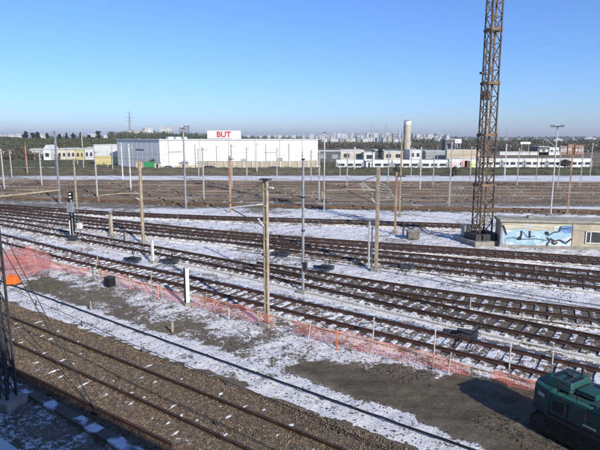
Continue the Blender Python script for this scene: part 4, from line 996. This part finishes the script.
# green container and clutter before the store
def simple(name, label, cat, px0, px1, D, ytop, depth, m, base=None, rz=0.0, roof=None, windows=0, group=None, wm='bluegl', rows=1, gable=None, chim=False):
    x0, x1 = UX(px0, D), UX(px1, D); zb_ = tz((x0 + x1) / 2, D) if base is None else base; zt = H + D * (138 - ytop) / F
    h = zt - zb_; wd = x1 - x0; root = thing(name, label, cat, ((x0 + x1) / 2, D + depth / 2, zb_), rz, group)
    wall = MB().box((0, 0, h / 2 - .5), (wd, depth, h + 1)).build('wall', M_[m], root)
    if gable:
        gh = gable; b = MB(); b.add([(-wd / 2 - .2, -depth / 2 - .3, h), (wd / 2 + .2, -depth / 2 - .3, h), (0, -depth / 2 - .3, h + gh), (-wd / 2 - .2, depth / 2 + .3, h), (wd / 2 + .2, depth / 2 + .3, h), (0, depth / 2 + .3, h + gh)], [(0, 1, 2), (3, 5, 4), (0, 2, 5, 3), (1, 4, 5, 2), (0, 3, 4, 1)]); b.build('roof', M_[roof or 'tile'], root)
    else:
        MB().box((0, 0, h + .12), (wd + .3, depth + .3, .3)).build('roof', M_[roof or 'trim'], root)
    if windows:
        for r_ in range(rows):
            for k in range(windows):
                ww = wd / windows * .5; wh = min(1.8, h / rows * .5)
                MB().box((-wd / 2 + wd * (k + .5) / windows, -depth / 2 - .03, h * (r_ + .5) / rows), (ww, .08, wh)).build('window', M_[wm], root)
    return root, wd, h
def box_at(name, label, cat, px0, px1, D, y0, y1, depth, m):
    x0, x1 = UX(px0, D), UX(px1, D); z0 = H + D * (138 - y1) / F; z1 = H + D * (138 - y0) / F
    return (x0 + x1) / 2, x1 - x0, z0, z1
gr = thing('skip_container', 'vivid green skip container before the grey end wall of the store', 'container', (UX(150, 144), 144, 0.0), R(5))
MB().xprism([(-1.5, .2), (1.5, .2), (1.9, 2.0), (-1.9, 2.0)], -.9, .9).build('body', M_['green'], gr); MB().box((0, 0, 2.03), (3.9, 2.0, .12)).build('rim', M_['green'], gr)
b = MB()
for k in range(5): b.box((-1.2 + .6 * k, -.93, 1.1), (.1, .08, 1.7))
b.build('rib', M_['green'], gr)
def hut_small(px, D, m, lb, wd=1.6, h=1.8):
    r = thing('small_hut', lb, 'hut', (UX(px, D), D, tz(0, D)), R(random.uniform(-20, 20)))
    MB().box((0, 0, h / 2), (wd, 1.4, h)).build('wall', M_[m], r); MB().box((0, 0, h + .08), (wd + .3, 1.7, .14)).build('roof', M_['conc'], r); MB().box((.1, -.72, h * .45), (.6, .05, h * .8)).build('door', M_['dgrey'], r)
hut_small(139, 138, 'sand', 'small sandy hut left of the green container'); hut_small(157, 139, 'cream', 'small cream hut right of the green container', 1.2, 1.3)
hut_small(368, 141, 'offw', 'small pale hut in front of the left hand train'); hut_small(183, 140, 'sand', 'small sandy hut before the left part of the store wall', 2.2, 1.2)
# sandy low wall in front of the store
o = thing('low_wall', 'long low sandy wall between the store and the yard', 'wall', (0, 0, 0)); x0, x1 = UX(196, 147), UX(317, 150)
MB().box(((x0 + x1) / 2, 148.5, 0), (x1 - x0, .5, 4.0)).build('wall', M_['sand'], o)
b = MB(); n = 14
for k in range(n): b.box((x0 + (x1 - x0) * k / (n - 1), 148.2, .1), (.45, .3, 4.0))
b.build('pier', M_['cream'], o); MB().box(((x0 + x1) / 2, 148.5, 2.08), (x1 - x0 + .3, .7, .1)).build('coping', M_['lgrey'], o)
# pointed white kiosk right of the store corner
kx = thing('white_kiosk', 'white pointed kiosk at the right foot of the store', 'kiosk', (UX(318, 143), 143, -1.0), 0)
MB().prism([(-1.4, -1), (1.4, -1), (1.4, 1), (-1.4, 1)], 0, 1.3, [(-1.1, -.8), (1.1, -.8), (1.1, .8), (-1.1, .8)]).build('wall', M_['cream'], kx); MB().prism([(-1.2, -.9), (1.2, -.9), (1.2, .9), (-1.2, .9)], 1.3, 2.4, [(-.3, -.2), (.3, -.2), (.3, .2), (-.3, .2)]).build('roof', M_['offw'], kx)

# trains
def coach(px0, px1, D, ytop, label, m='white', livery=None, group='white coaches parked in the train'):
    x0, x1 = UX(px0, D), UX(px1, D); zr = H + D * (138 - ytop) / F; zb_ = zr - 3.6; wd = x1 - x0
    r = thing('train_coach', label, 'train coach', ((x0 + x1) / 2, D, zb_), 0, group)
    prof = [(-1.4, .9), (1.4, .9), (1.42, 2.6), (1.2, 3.3), (.6, 3.58), (-.6, 3.58), (-1.2, 3.3), (-1.42, 2.6)]
    b = MB(); n = len(prof); b.add([(s * wd / 2 * .985, a, c) for s in (-1, 1) for a, c in prof], [tuple(range(n)), tuple(range(n, 2 * n))[::-1]] + [(i, n + i, n + (i + 1) % n, (i + 1) % n) for i in range(n)]); b.build('body', M_[m], r)
    k = max(3, int(wd / 2.1))
    for i in range(k): MB().box((-wd * .46 + wd * .92 * (i + .5) / k, -1.425, 2.1), (wd * .92 / k * .72, .05, .75)).build('window', M_['bluegl'], r)
    for s in (-.47, .47): MB().box((s * wd, -1.44, 1.9), (.7, .05, 2.0)).build('door', M_['bgrey'], r)
    for s in (-.36, .36):
        bg = MB().box((s * wd, 0, .62), (2.6, 2.0, .4)).build('bogie', M_['dgrey'], r); w_ = MB()
        for q in (-.9, .9): w_.tube((s * wd + q, -.85, .45), (s * wd + q, .85, .45), .45, 12)
        w_.build('wheel', M_['dgrey'], bg)
    MB().box((0, 0, .75), (wd * .4, 2.0, .5)).build('underframe_box', M_['dgrey'], r)
    if livery:
        for (a0, a1, z0, z1, mm) in livery: MB().box(((a0 + a1) / 2 * wd, -1.47, (z0 + z1) / 2), ((a1 - a0) * wd, .03, z1 - z0)).build('painted_patch', M_[mm], r)
M_['g_yel'] = mat('lime spray paint', (.55, .66, .22), .8, (.7, .7, .4), .8); M_['g_pk'] = mat('pink spray paint', (.66, .30, .32), .8, (.8, .6, .55), .8); M_['g_brn'] = mat('brown spray paint', (.20, .11, .07), .8)
tl = ['leftmost white coach of the left hand train', 'second white coach of the left hand train', 'third white coach of the left hand train', 'rightmost white coach of the left hand train']
for i in range(4): coach(336 + i * 28, 336 + (i + 1) * 28 - .6, 160, 159.2, tl[i])
coach(448.5, 478, 160, 158.3, 'graffiti covered coach just left of the crane mast', livery=[(-.48, -.28, 1.1, 2.8, 'g_pk'), (-.1, .1, 1.0, 3.2, 'g_pk'), (.02, .2, 1.2, 3.1, 'g_brn'), (.18, .46, 1.0, 2.6, 'g_yel'), (-.28, -.14, 1.4, 2.4, 'g_white')])
tr_ = ['white coach seen through the crane mast', 'white coach right of the crane mast', 'white coach behind the dark post at right', 'white coach behind the tall T headed lamp mast', 'last white coach near the right edge of the photo']
for i in range(5): coach(478.5 + i * 22.5, 478.5 + (i + 1) * 22.5 - .5, 160, 157.8, tr_[i])

# mid distance sheds
simple('industrial_shed', 'dark shed right of the white store', 'shed', 317, 341, 235, 151, 14, 'darkb', windows=2, wm='bgrey')
simple('industrial_shed', 'long pale grey shed behind the left hand train', 'shed', 341, 364, 250, 150.3, 16, 'cream', windows=2)
simple('industrial_shed', 'white canopy shed right of the pale grey shed', 'shed', 364, 375, 245, 152.3, 10, 'offw', windows=1)
simple('industrial_shed', 'dark grey block between canopy shed and chimney', 'shed', 375, 384, 250, 150, 12, 'darkb', windows=0, wm='bgrey')
simple('industrial_shed', 'long cream flat shed before the tall chimney', 'shed', 384, 403, 255, 151.5, 20, 'cream', windows=2)
simple('industrial_shed', 'low pale office right at the chimney foot', 'shed', 410, 421, 262, 150, 15, 'offw', windows=2)
simple('industrial_shed', 'low grey shed right of the chimney', 'shed', 426, 446, 270, 151, 12, 'bgrey', windows=0, wm='bgrey')
simple('storage_wall', 'sandy white storage wall left of the crane mast', 'wall', 447, 481, 262, 150, 3, 'sand', roof='white')
simple('industrial_shed', 'dark sided hall beyond the dry field', 'shed', 539, 549, 330, 146.5, 12, 'darkb', windows=2, wm='white')
simple('industrial_shed', 'small white shed right of the dark sided hall', 'shed', 549.5, 559, 335, 147.5, 12, 'offw', windows=2)
for i, (a, c, t) in enumerate(((561, 567, 146), (568, 573.5, 144.2), (575, 584, 145.2))):
    simple('brick_building', ['left low brick building at far right', 'middle taller brick building at far right', 'right broad brick building at far right'][i], 'building', a, c, 340, t, 10, 'brick', windows=3, roof='tile', wm='offw')
simple('field_wall', 'long pale wall along the dry field at right', 'wall', 500, 560, 330, 151.6, 1, 'offw', roof='lgrey')
simple('yellow_shed', 'white roofed shed with yellow wall left of the store', 'shed', 94, 118, 210, 145, 20, 'offw')
o = bpy.data.objects[-1] if False else None
ysd = [q for q in COL.objects if q.get('label') == 'white roofed shed with yellow wall left of the store'][0]
wy = UX(118, 210) - UX(94, 210); MB().box((0, -10.08, 1.7), (wy - .2, .1, 3.4)).build('yellow_panel', M_['paleyel'], ysd)
lows = [(57, 66, 149.5, 'cream', 'cream house right of the big grey green mast'), (66.5, 75, 149.3, 'cream', 'second cream house from the left in the row'), (75.5, 84, 149.5, 'paleyel', 'yellow house in the middle of the row'), (84.5, 93, 148.5, 'offw', 'taller white house next to the yellow shed'), (29, 34, 150, 'cream', 'small cream house left of the white gable'), (34.5, 39, 150.5, 'offw', 'small white house touching the white gable')]
for a, c, t, m, lb in lows: simple('house', lb, 'house', a, c, 260, t, 9, m, base=-2, windows=2, gable=.9, roof='lgrey', group='houses at the foot of the hill')
simple('house', 'bright white gabled house below the hill', 'house', 43, 50.5, 255, 149.5, 9, 'white', base=-2, windows=1, gable=2.4, roof='offw', group='houses at the foot of the hill')
# vans and small sheds at the far left
def van(px, D, lb, m='white', rz=0):
    r = thing('parked_van', lb, 'van', (UX(px, D), D, tz(UX(px, D), D)), rz, 'parked vehicles beyond the yard')
    MB().add([], []).xprism([(-2.4, .4), (2.4, .4), (2.45, 1.1), (1.7, 1.25), (1.2, 2.15), (-2.4, 2.2)], -.95, .95).build('body', M_[m], r, bevel=.08)
    MB().xprism([(1.2, 1.3), (1.68, 1.28), (1.25, 1.98), (1.1, 2.0)], -.97, .97).build('windscreen', M_['bluegl'], r)
    for s in (-1.5, 1.5):
        for t in (-.9, .9): MB().tube((s, t - .1, .35), (s, t + .1, .35), .36, 14).build('wheel', M_['black'], r)
van(47.5, 152, 'white van parked right of the big grey green mast'); van(18, 150, 'white van parked at the far left', rz=.2); van(28, 151, 'pale van beside the brown mast', 'lgrey', .1)
van(380, 168, 'dark van before the grey block', 'dgrey'); van(455, 190, 'pale van before the sandy wall', 'lgrey')
def car(px, D, lb, m, rz=0):
    xx = UX(px, D); r = thing('parked_car', lb, 'car', (xx, D, tz(xx, D)), rz, 'parked vehicles beyond the yard')
    MB().xprism([(-2.1, .3), (2.1, .3), (2.15, .75), (1.1, .9), (.5, 1.42), (-1.2, 1.45), (-1.9, .95), (-2.15, .85)], -.85, .85).build('body', M_[m], r, bevel=.06)
    MB().xprism([(.95, .92), (.42, 1.36), (-1.1, 1.38), (-1.7, .98)], -.87, .87).build('window', M_['bluegl'], r)
    for s in (-1.35, 1.35):
        for t in (-.85, .85): MB().tube((s, t - .08, .32), (s, t + .08, .32), .32, 12).build('wheel', M_['black'], r)
M_['carblue'] = mat('blue car paint', (.06, .12, .26), .3); M_['carred'] = mat('red car paint', (.35, .03, .03), .3)
for px, D, lb, m in ((170, 143, 'white car parked left before the store wall', 'white'), (210, 143.5, 'dark car parked before the middle of the store wall', 'dgrey'), (276, 144, 'blue car parked before the right half of the store wall', 'carblue'), (412, 146, 'red car right below the chimney', 'carred'), (428, 146, 'white car right of the red car below the chimney', 'white')): car(px, D, lb, m, random.uniform(-.3, .3))
# chimney
ch = thing('chimney', 'tall concrete chimney with white top', 'chimney', (UX(406.7, 300), 300, -2), 0)
chh = H + 300 * (138 - 121.5) / F + 2; rr_ = 3.5 / F * 300
MB().tube((0, 0, 0), (0, 0, chh), rr_, 24, rr_ * .97).build('shaft', M_['sand'], ch, smooth=False); MB().tube((0, 0, chh - 2.2), (0, 0, chh + .05), rr_ * 1.02, 24).build('top_band', M_['white'], ch); MB().tube((0, 0, chh), (0, 0, chh + .4), rr_ * .7, 20).build('flue_rim', M_['dgrey'], ch)
MB().tube((-rr_ * 1.02, -.2, 0), (-rr_, -.2, chh - 3), .12, 5).build('ladder', M_['dgrey'], ch)
# billboards
def billboard(px0, px1, D, y0, y1, lb, txt=None):
    cxx, wd, z0, z1 = box_at('', '', '', px0, px1, D, y0, y1, 1, ''); r = thing('billboard', lb, 'billboard', (cxx, D, tz(cxx, D)), 0); zb_ = tz(cxx, D)
    MB().box((0, 0, (z0 + z1) / 2 - zb_), (wd, .4, z1 - z0)).build('board', M_['white'], r); b = MB()
    for s in (-.35, .35): b.box((s * wd, .1, (z0 - zb_) / 2), (.3, .3, z0 - zb_))
    b.build('leg', M_['grey'], r)
    b = MB()
    for k in range(3): b.box(((k - 1) * wd * .2, -.22, (z0 + z1) / 2 - zb_), (wd * .12, .04, (z1 - z0) * .35))
    b.build('faint_mark', M_['lgrey'], r)
billboard(454.5, 461, 330, 139, 143.2, 'white billboard on the skyline left of the crane mast'); billboard(520, 530, 330, 141.8, 144, 'long low white billboard right of the crane mast')
simple('industrial_shed', 'black cube building touching the white billboard', 'shed', 445, 454, 335, 139.5, 8, 'darkb', windows=2, wm='bgrey')

# trees and woods ----------------------------------------------------
def leaf_cloud(cl, size, n):
    """cl: rows (x, y, z, rx, rz) of clumps; n leaf faces in all"""
    cl = np.asarray(cl, float); k = rng.integers(0, len(cl), n); d = rng.normal(0, 1, (n, 3)); d /= np.linalg.norm(d, axis=1)[:, None]; rr = rng.uniform(.3, 1, n) ** .5
    P = cl[k, :3] + d * rr[:, None] * np.stack([cl[k, 3], cl[k, 3], cl[k, 4]], 1)
    a = rng.normal(0, 1, (n, 3)); a /= np.linalg.norm(a, axis=1)[:, None]; b_ = np.cross(a, rng.normal(0, 1, (n, 3))); b_ /= np.linalg.norm(b_, axis=1)[:, None]; s = rng.uniform(.5, 1.2, n)[:, None] * size
    V = np.stack([P - a * s - b_ * s * .5, P + a * s, P + b_ * s], 1).reshape(-1, 3); return V, np.arange(len(V)).reshape(-1, 3)
def tree(px, D, ytop, wpx, lb, m='leaf_dark', kind='round', group='trees on the skyline', cat='tree'):
    xx = UX(px, D); zb_ = tz(xx, D); h = max(2, H + D * (138 - ytop) / F - zb_); w = wpx / F * D / 2
    r = thing('pine_tree' if kind == 'cone' else 'tree', lb, cat, (xx, D, zb_), 0, group); tk = MB(); tk.tube((0, 0, -.3), (0, 0, h * .55), h * .03 + .08, 7, h * .012)
    for k in range(4):
        a = k * 1.7; tk.tube((0, 0, h * (.25 + .08 * k)), (math.cos(a) * w * .6, math.sin(a) * w * .6, h * (.5 + .08 * k)), .09, 5, .03)
    tk.build('trunk', M_['bark'], r); cl = []
    for k in range(16):
        t = random.uniform(.3, .93); wr = w * ((1.05 - t) if kind == 'cone' else math.sin(math.pi * min(1, t * .95)) ** .6); a = random.uniform(0, 6.28); q = random.uniform(.1, .75)
        cl.append((math.cos(a) * wr * q, math.sin(a) * wr * q, h * t, wr * .42 + .2, h * .09 + .2))
    V, Fc = leaf_cloud(cl, max(.25, D * .0011), 700); np_mesh('crown', V, Fc, M_[m], r)
tspec = [(27, 131.5, 7, 'round', 'left broad dark tree on the hill crest'), (34, 132.5, 5, 'round', 'second dark tree on the hill crest'), (39, 131.8, 4.5, 'round', 'third dark tree on the hill crest'), (48.5, 133.5, 4, 'round', 'small dark tree left of the big grey green mast top'), (61, 133.8, 4, 'round', 'small dark tree right of the big grey green mast top'), (67.5, 132.8, 4, 'cone', 'narrow dark conifer mid crest'), (74.5, 133, 4.5, 'round', 'dark tree near the T headed slim mast'), (81.5, 132.5, 5, 'cone', 'dark conifer behind the T headed slim mast'), (99.5, 130.5, 6.5, 'round', 'tallest dark tree at the right end of the hill'), (90, 135, 4, 'round', 'low dark tree left of the tallest crest tree')]
for px, yt, w, kd, lb in tspec: tree(px, 500, yt, w, lb, 'leaf_dark', kd)
tree(151.5, 152, 157.5, 7, 'dark bush standing left behind the green container', 'leaf_mid', 'round', None, 'bush')
tree(380, 210, 148, 7, 'dark evergreen between sheds behind the left hand train', 'leaf_dark', 'round', None)
tree(455, 118, 169.5, 12, 'bare brown bush on the far snow strip', 'leaf_brown', 'round', 'bushes on the far snow strip', 'bush')
tree(398, 121, 170, 8, 'low brown bush behind the two rusty masts', 'leaf_brown', 'round', 'bushes on the far snow strip', 'bush')
tree(566, 140, 160, 16, 'spreading bare tree before the right hand train', 'leaf_brown', 'round', None)
def wood(name, label, px0, px1, D0, D1, hfun, m, dens=1.0, size=.7, n=9000, zc=None):
    cl = []
    for k in range(int(260 * dens)):
        D = random.uniform(D0, D1); px = random.uniform(px0, px1); xx = UX(px, D); h = hfun(px) * random.uniform(.6, 1.15); zb_ = tz(xx, D)
        cl.append((xx, D, zb_ + h * .5, random.uniform(1.2, 2.6) * D / 300 * .8, h * .5))
    V, Fc = leaf_cloud(cl, size, n); return tag(np_mesh(name, V, Fc, M_[m]), label, 'woodland', kind='stuff')
wood('woodland', 'dull green scrub covering the hillside at far left', -60, 120, 330, 520, lambda p: 2.2, 'leaf_mid', 3, .8, 26000)
wood('woodland', 'brown leafless trees along the foot of the hill', -60, 60, 255, 330, lambda p: 4.5, 'leaf_brown', 1.3, .55, 16000)
wood('woodland', 'dark scrub between the far snow strip and the hill', -60, 125, 165, 240, lambda p: .8, 'leaf_mid', 1.2, .22, 9000)
wood('woodland', 'brown winter wood on the horizon at right', 466, 700, 380, 560, lambda p: 7.2 + .8 * math.sin(p * .2), 'leaf_brown', 3.2, .8, 30000)
wood('woodland', 'dark green wood beyond the brown one at right', 405, 700, 600, 800, lambda p: 8.5 + 1.5 * math.sin(p * .11), 'leaf_mid', 3, 1.2, 26000)
wood('woodland', 'distant wood below the town skyline in the middle', 296, 470, 520, 760, lambda p: 5.5, 'leaf_brown', 3, 1.0, 22000)
wood('woodland', 'distant treeline behind the store', 110, 320, 700, 1000, lambda p: 10.5, 'leaf_mid', 3, 1.4, 18000)
wood('hedge_scrub', 'low scrub along the bank before the trains', 320, 640, 124, 142, lambda p: .3, 'leaf_mid', 3, .10, 16000)
wood('hedge_scrub', 'low scrub on the bank before the store', -20, 330, 124, 142, lambda p: .35, 'leaf_brown', 2.5, .10, 14000)
wood('hedge_scrub', 'bare brown scrub between the trains and the sheds', 318, 600, 172, 215, lambda p: 1.6, 'leaf_brown', 1.6, .25, 9000)
wood('far_woods', 'blue grey woods on the farthest ridge', -200, 800, 2300, 3600, lambda p: 12, 'leaf_mid', 5, 5, 24000)

# towers and blocks of the town --------------------------------------
M_['facade'] = mat('far facade', (.62, .62, .60), .85, (.54, .54, .53), .05)
def tower(px0, px1, ytop, D, m, lb, kind='flat', cat='apartment block', group='town blocks on the skyline', depth=16, cols=4):
    x0, x1 = UX(px0, D), UX(px1, D); zb_ = tz((x0 + x1) / 2, D); h = H + D * (138 - ytop) / F - zb_; wd = x1 - x0
    r = thing('apartment_block', lb, cat, ((x0 + x1) / 2, D, zb_), 0, group)
    b = MB()
    if kind == 'round': b.tube((0, 0, -2), (0, 0, h), wd / 2, 20)
    else: b.box((0, 0, h / 2 - 1), (wd, depth, h + 2))
    MB().box((wd * .1, 0, h + 1), (wd * .45, depth * .5, 2.2)).build('roof_housing', M_['bgrey' if m != 'bgrey' else 'offw'], r)
    fl_ = max(2, int(h / 6)); b.m = 1
    for k in range(fl_):
        for c in range(cols): b.box((-wd / 2 + wd * (c + .5) / cols, -depth / 2 - .1 if kind != 'round' else -wd / 2 * math.sqrt(max(.05, 1 - ((c + .5) / cols * 2 - 1) ** 2)) - .1, h * (k + .6) / fl_), (wd / cols * .45, .5, h / fl_ * .4))
    b.build('wall', [M_[m], M_['bgrey' if m != 'bgrey' else 'darkb']], r)
tower(143.3, 154, 128, 1200, 'facade', 'round white tower above the grey end wall of the store', 'round')
tower(161.5, 173, 127, 1200, 'facade', 'broad white tower behind the store roof')
tower(180.5, 184.3, 127.5, 1100, 'bgrey', 'left narrow dark tower of a pair behind the store roof')
tower(185, 189.5, 125.8, 1150, 'bgrey', 'right and taller narrow dark tower behind the store roof')
tower(121.5, 129, 132.2, 900, 'brick', 'reddish block at the left end of the store roof'); tower(129.5, 135.5, 131.2, 930, 'cream', 'cream block right of the reddish one'); tower(136, 142.5, 132.2, 900, 'sand', 'sandy block just left of the round white tower')
tower(190.5, 195, 135, 1300, 'offw', 'low pale block right of the dark pair of towers'); tower(106, 113.5, 134.8, 1000, 'offw', 'pale block right of the tallest crest tree'); tower(91.5, 97.5, 134, 1000, 'facade', 'white block on the crest left of the tallest tree')
for i, (a, c, t) in enumerate(((6, 9, 135), (11, 17, 134.6), (19, 24, 134.2), (42, 46, 134.5), (1, 4.5, 135.3))): tower(a, c, t, 900, 'facade', ['small white block near the left edge of the hill crest', 'wider white block at the left of the hill crest', 'white block left of the broad dark crest tree', 'white block between dark crest trees', 'tiny white block at the very left edge'][i], depth=10, cols=3)
random.seed(21); zones = [(246, 318, 'above the right half of the store'), (302, 372, 'above the dark shed'), (372, 402, 'between pylons and chimney'), (411, 446, 'right of the chimney')]
mats = ['facade', 'offw', 'cream', 'facade', 'bgrey', 'offw', 'sand']; wds = {'facade': 'white', 'offw': 'off white', 'cream': 'cream', 'bgrey': 'grey', 'sand': 'sandy'}
def town(p0, p1, n, D0, D1, tlo, thi, where, wlo=1.6, whi=5):
    used = []
    for i in range(n):
        px = p0 + (p1 - p0) * (i + random.random() * .8) / n; w = random.uniform(wlo, whi); t = random.uniform(tlo, thi); m = random.choice(mats)
        D = random.uniform(D0, D1); ordn = ['first', 'second', 'third', 'fourth', 'fifth', 'sixth', 'seventh', 'eighth', 'ninth', 'tenth', 'eleventh', 'twelfth', 'thirteenth', 'fourteenth', 'fifteenth', 'sixteenth', 'seventeenth', 'eighteenth', 'nineteenth', 'twentieth', 'twenty first', 'twenty second', 'twenty third', 'twenty fourth'][i]
        tower(px, px + w, t, D, m, f"{wds[m]} {'tall' if t < tlo + (thi - tlo) * .4 else 'low'} block, {ordn} from left {where}", depth=random.uniform(12, 30), cols=random.choice((3, 4, 5)))
town(246, 312, 11, 1900, 2600, 134.2, 136.2, 'above the right store roof')
town(314, 362, 16, 1700, 2600, 132.2, 136.5, 'between the store and the left pylon')
town(362, 402, 15, 1600, 2400, 131.6, 136.3, 'between left pylon and chimney')
town(411, 446, 13, 1700, 2600, 133.6, 137, 'between chimney and black cube')
town(318, 400, 16, 1000, 1400, 136.2, 139, 'in the front row before the town', 2, 6)
town(411, 444, 7, 1000, 1300, 137, 139.5, 'in the lower row right of the chimney', 2, 5)
town(462, 520, 5, 1500, 2300, 138, 139, 'behind the wood near the crane mast', 2, 4)
for i, (a, c, t, y1) in enumerate(((529, 538, 139.3, 0), (541, 545, 139.8, 0), (551, 559, 139.0, 0), (579, 592, 138.0, 0), (580, 591, 140.8, 0), (568, 574, 139.9, 0))): tower(a, c, t, [950, 960, 970, 980, 850, 990][i], 'facade', ['low white hall on the horizon left of the lamp mast', 'small white hall just left of the lamp mast', 'low white hall behind the lamp mast', 'upper of two white halls near the right edge', 'lower of two white halls near the right edge', 'small white hall behind the thin rusty mast'][i], depth=20, cols=5)

# pylons --------------------------------------------------------------
def pylon(px, D, ytop, lb, arms=3):
    xx = UX(px, D); zb_ = tz(xx, D); h = H + D * (138 - ytop) / F - zb_; r = thing('electricity_pylon', lb, 'pylon', (xx, D, zb_), R(random.uniform(-8, 8)), 'high voltage pylons on the skyline'); b = MB(); w = h * .075; t_ = max(.14, D * .00042)
    for sx in (-1, 1):
        for sy in (-1, 1): b.bar((sx * w, sy * w, 0), (sx * w * .25, sy * w * .25, h * .6), t_); b.bar((sx * w * .25, sy * w * .25, h * .6), (0, 0, h), t_)
    n = 7
    for i in range(n):
        z0, z1 = h * .6 * i / n, h * .6 * (i + 1) / n; q0 = w * (1 - .75 * i / n); q1 = w * (1 - .75 * (i + 1) / n); s = 1 if i % 2 else -1
        b.bar((-s * q0, -q0, z0), (s * q1, -q1, z1), t_ * .6); b.bar((s * q0, -q0, z0), (-s * q1, -q1, z1), t_ * .6)
    b.build('tower', M_['grey'], r); a_ = MB()
    for k in range(arms):
        zz = h * (.62 + .14 * k); aw = h * (.17 - .02 * abs(k - 1)); a_.bar((-aw, 0, zz), (aw, 0, zz), t_ * .8); a_.bar((-aw, 0, zz), (0, 0, zz + h * .05), t_ * .6); a_.bar((aw, 0, zz), (0, 0, zz + h * .05), t_ * .6)
    a_.build('cross_arms', M_['grey'], r); return r, xx, zb_, h
py_ = [pylon(131, 900, 112, 'tallest pylon, above the left end of the store'), pylon(371, 850, 122, 'left pylon of the pair left of the chimney', 2), pylon(385.5, 900, 122, 'right pylon of the pair left of the chimney', 2), pylon(449.5, 1000, 132, 'small pylon above the black cube building', 2), pylon(497, 900, 126.5, 'left pylon right behind the crane mast', 2), pylon(506, 930, 127, 'second pylon just right of the crane mast', 2), pylon(572, 800, 132, 'pylon behind the thin rusty mast at right', 2), pylon(305, 1200, 131, 'faint pylon above the right end of the store', 2), pylon(325, 1100, 131.5, 'faint pylon above the dark shed', 2)]
def hv(a, c, zfr, lb):
    root = thing('power_line', lb, 'power line', (0, 0, 0), 0, 'high voltage lines in the sky')
    (_, x0, z0, h0), (_, x1, z1, h1) = a, c; 
    def pos(r, xx, zz, h, k): return Vector((xx, r.location.y, zz + h * k))
    for k in zfr:
        p, q = pos(a[0], x0, z0, h0, k), pos(c[0], x1, z1, h1, k); pts = []
        for i in range(13):
            t = i / 12; v = p.lerp(q, t); v.z -= 6 * 4 * t * (1 - t) * min(1, abs(x1 - x0) / 400 + .2); pts.append(v)
        b = MB(); b.path(pts, .045, 4); b.build('wire', M_['grey'], root)
Lp = (bpy.data.objects.new('x', None), -700, 0, 38); Lp[0].location = (-700, 800, 0)
Rp = (bpy.data.objects.new('x', None), 800, 0, 30); Rp[0].location = (800, 700, 0)
hv(Lp, py_[0], (.66, .80, .92), 'faint power lines crossing the sky at the left'); hv(py_[5], py_[6], (.66, .86), 'faint power lines between the mast and the right side pylon'); hv(py_[6], Rp, (.66, .86), 'faint power lines leaving the frame at the right'); hv(py_[2], py_[4], (.66, .86), 'faint power lines from the chimney to the crane mast')
hv(py_[0], py_[1], (.66, .80), 'faint power lines above the store roof')

# haze ---------------------------------------------------------------
hz_m = bpy.data.materials.new('haze'); hz_m.use_nodes = True; nt = hz_m.node_tree
for n_ in list(nt.nodes):
    if n_.type != 'OUTPUT_MATERIAL': nt.nodes.remove(n_)
pv = nt.nodes.new('ShaderNodeVolumePrincipled'); pv.inputs['Color'].default_value = (.97, .97, 1.0, 1); pv.inputs['Density'].default_value = 1.7e-4; pv.inputs['Anisotropy'].default_value = .2
nt.links.new(pv.outputs[0], [q for q in nt.nodes if q.type == 'OUTPUT_MATERIAL'][0].inputs['Volume'])
tag(MB().box((0, 3500, 38), (15000, 15000, 90)).build('haze', hz_m), kind='stuff')
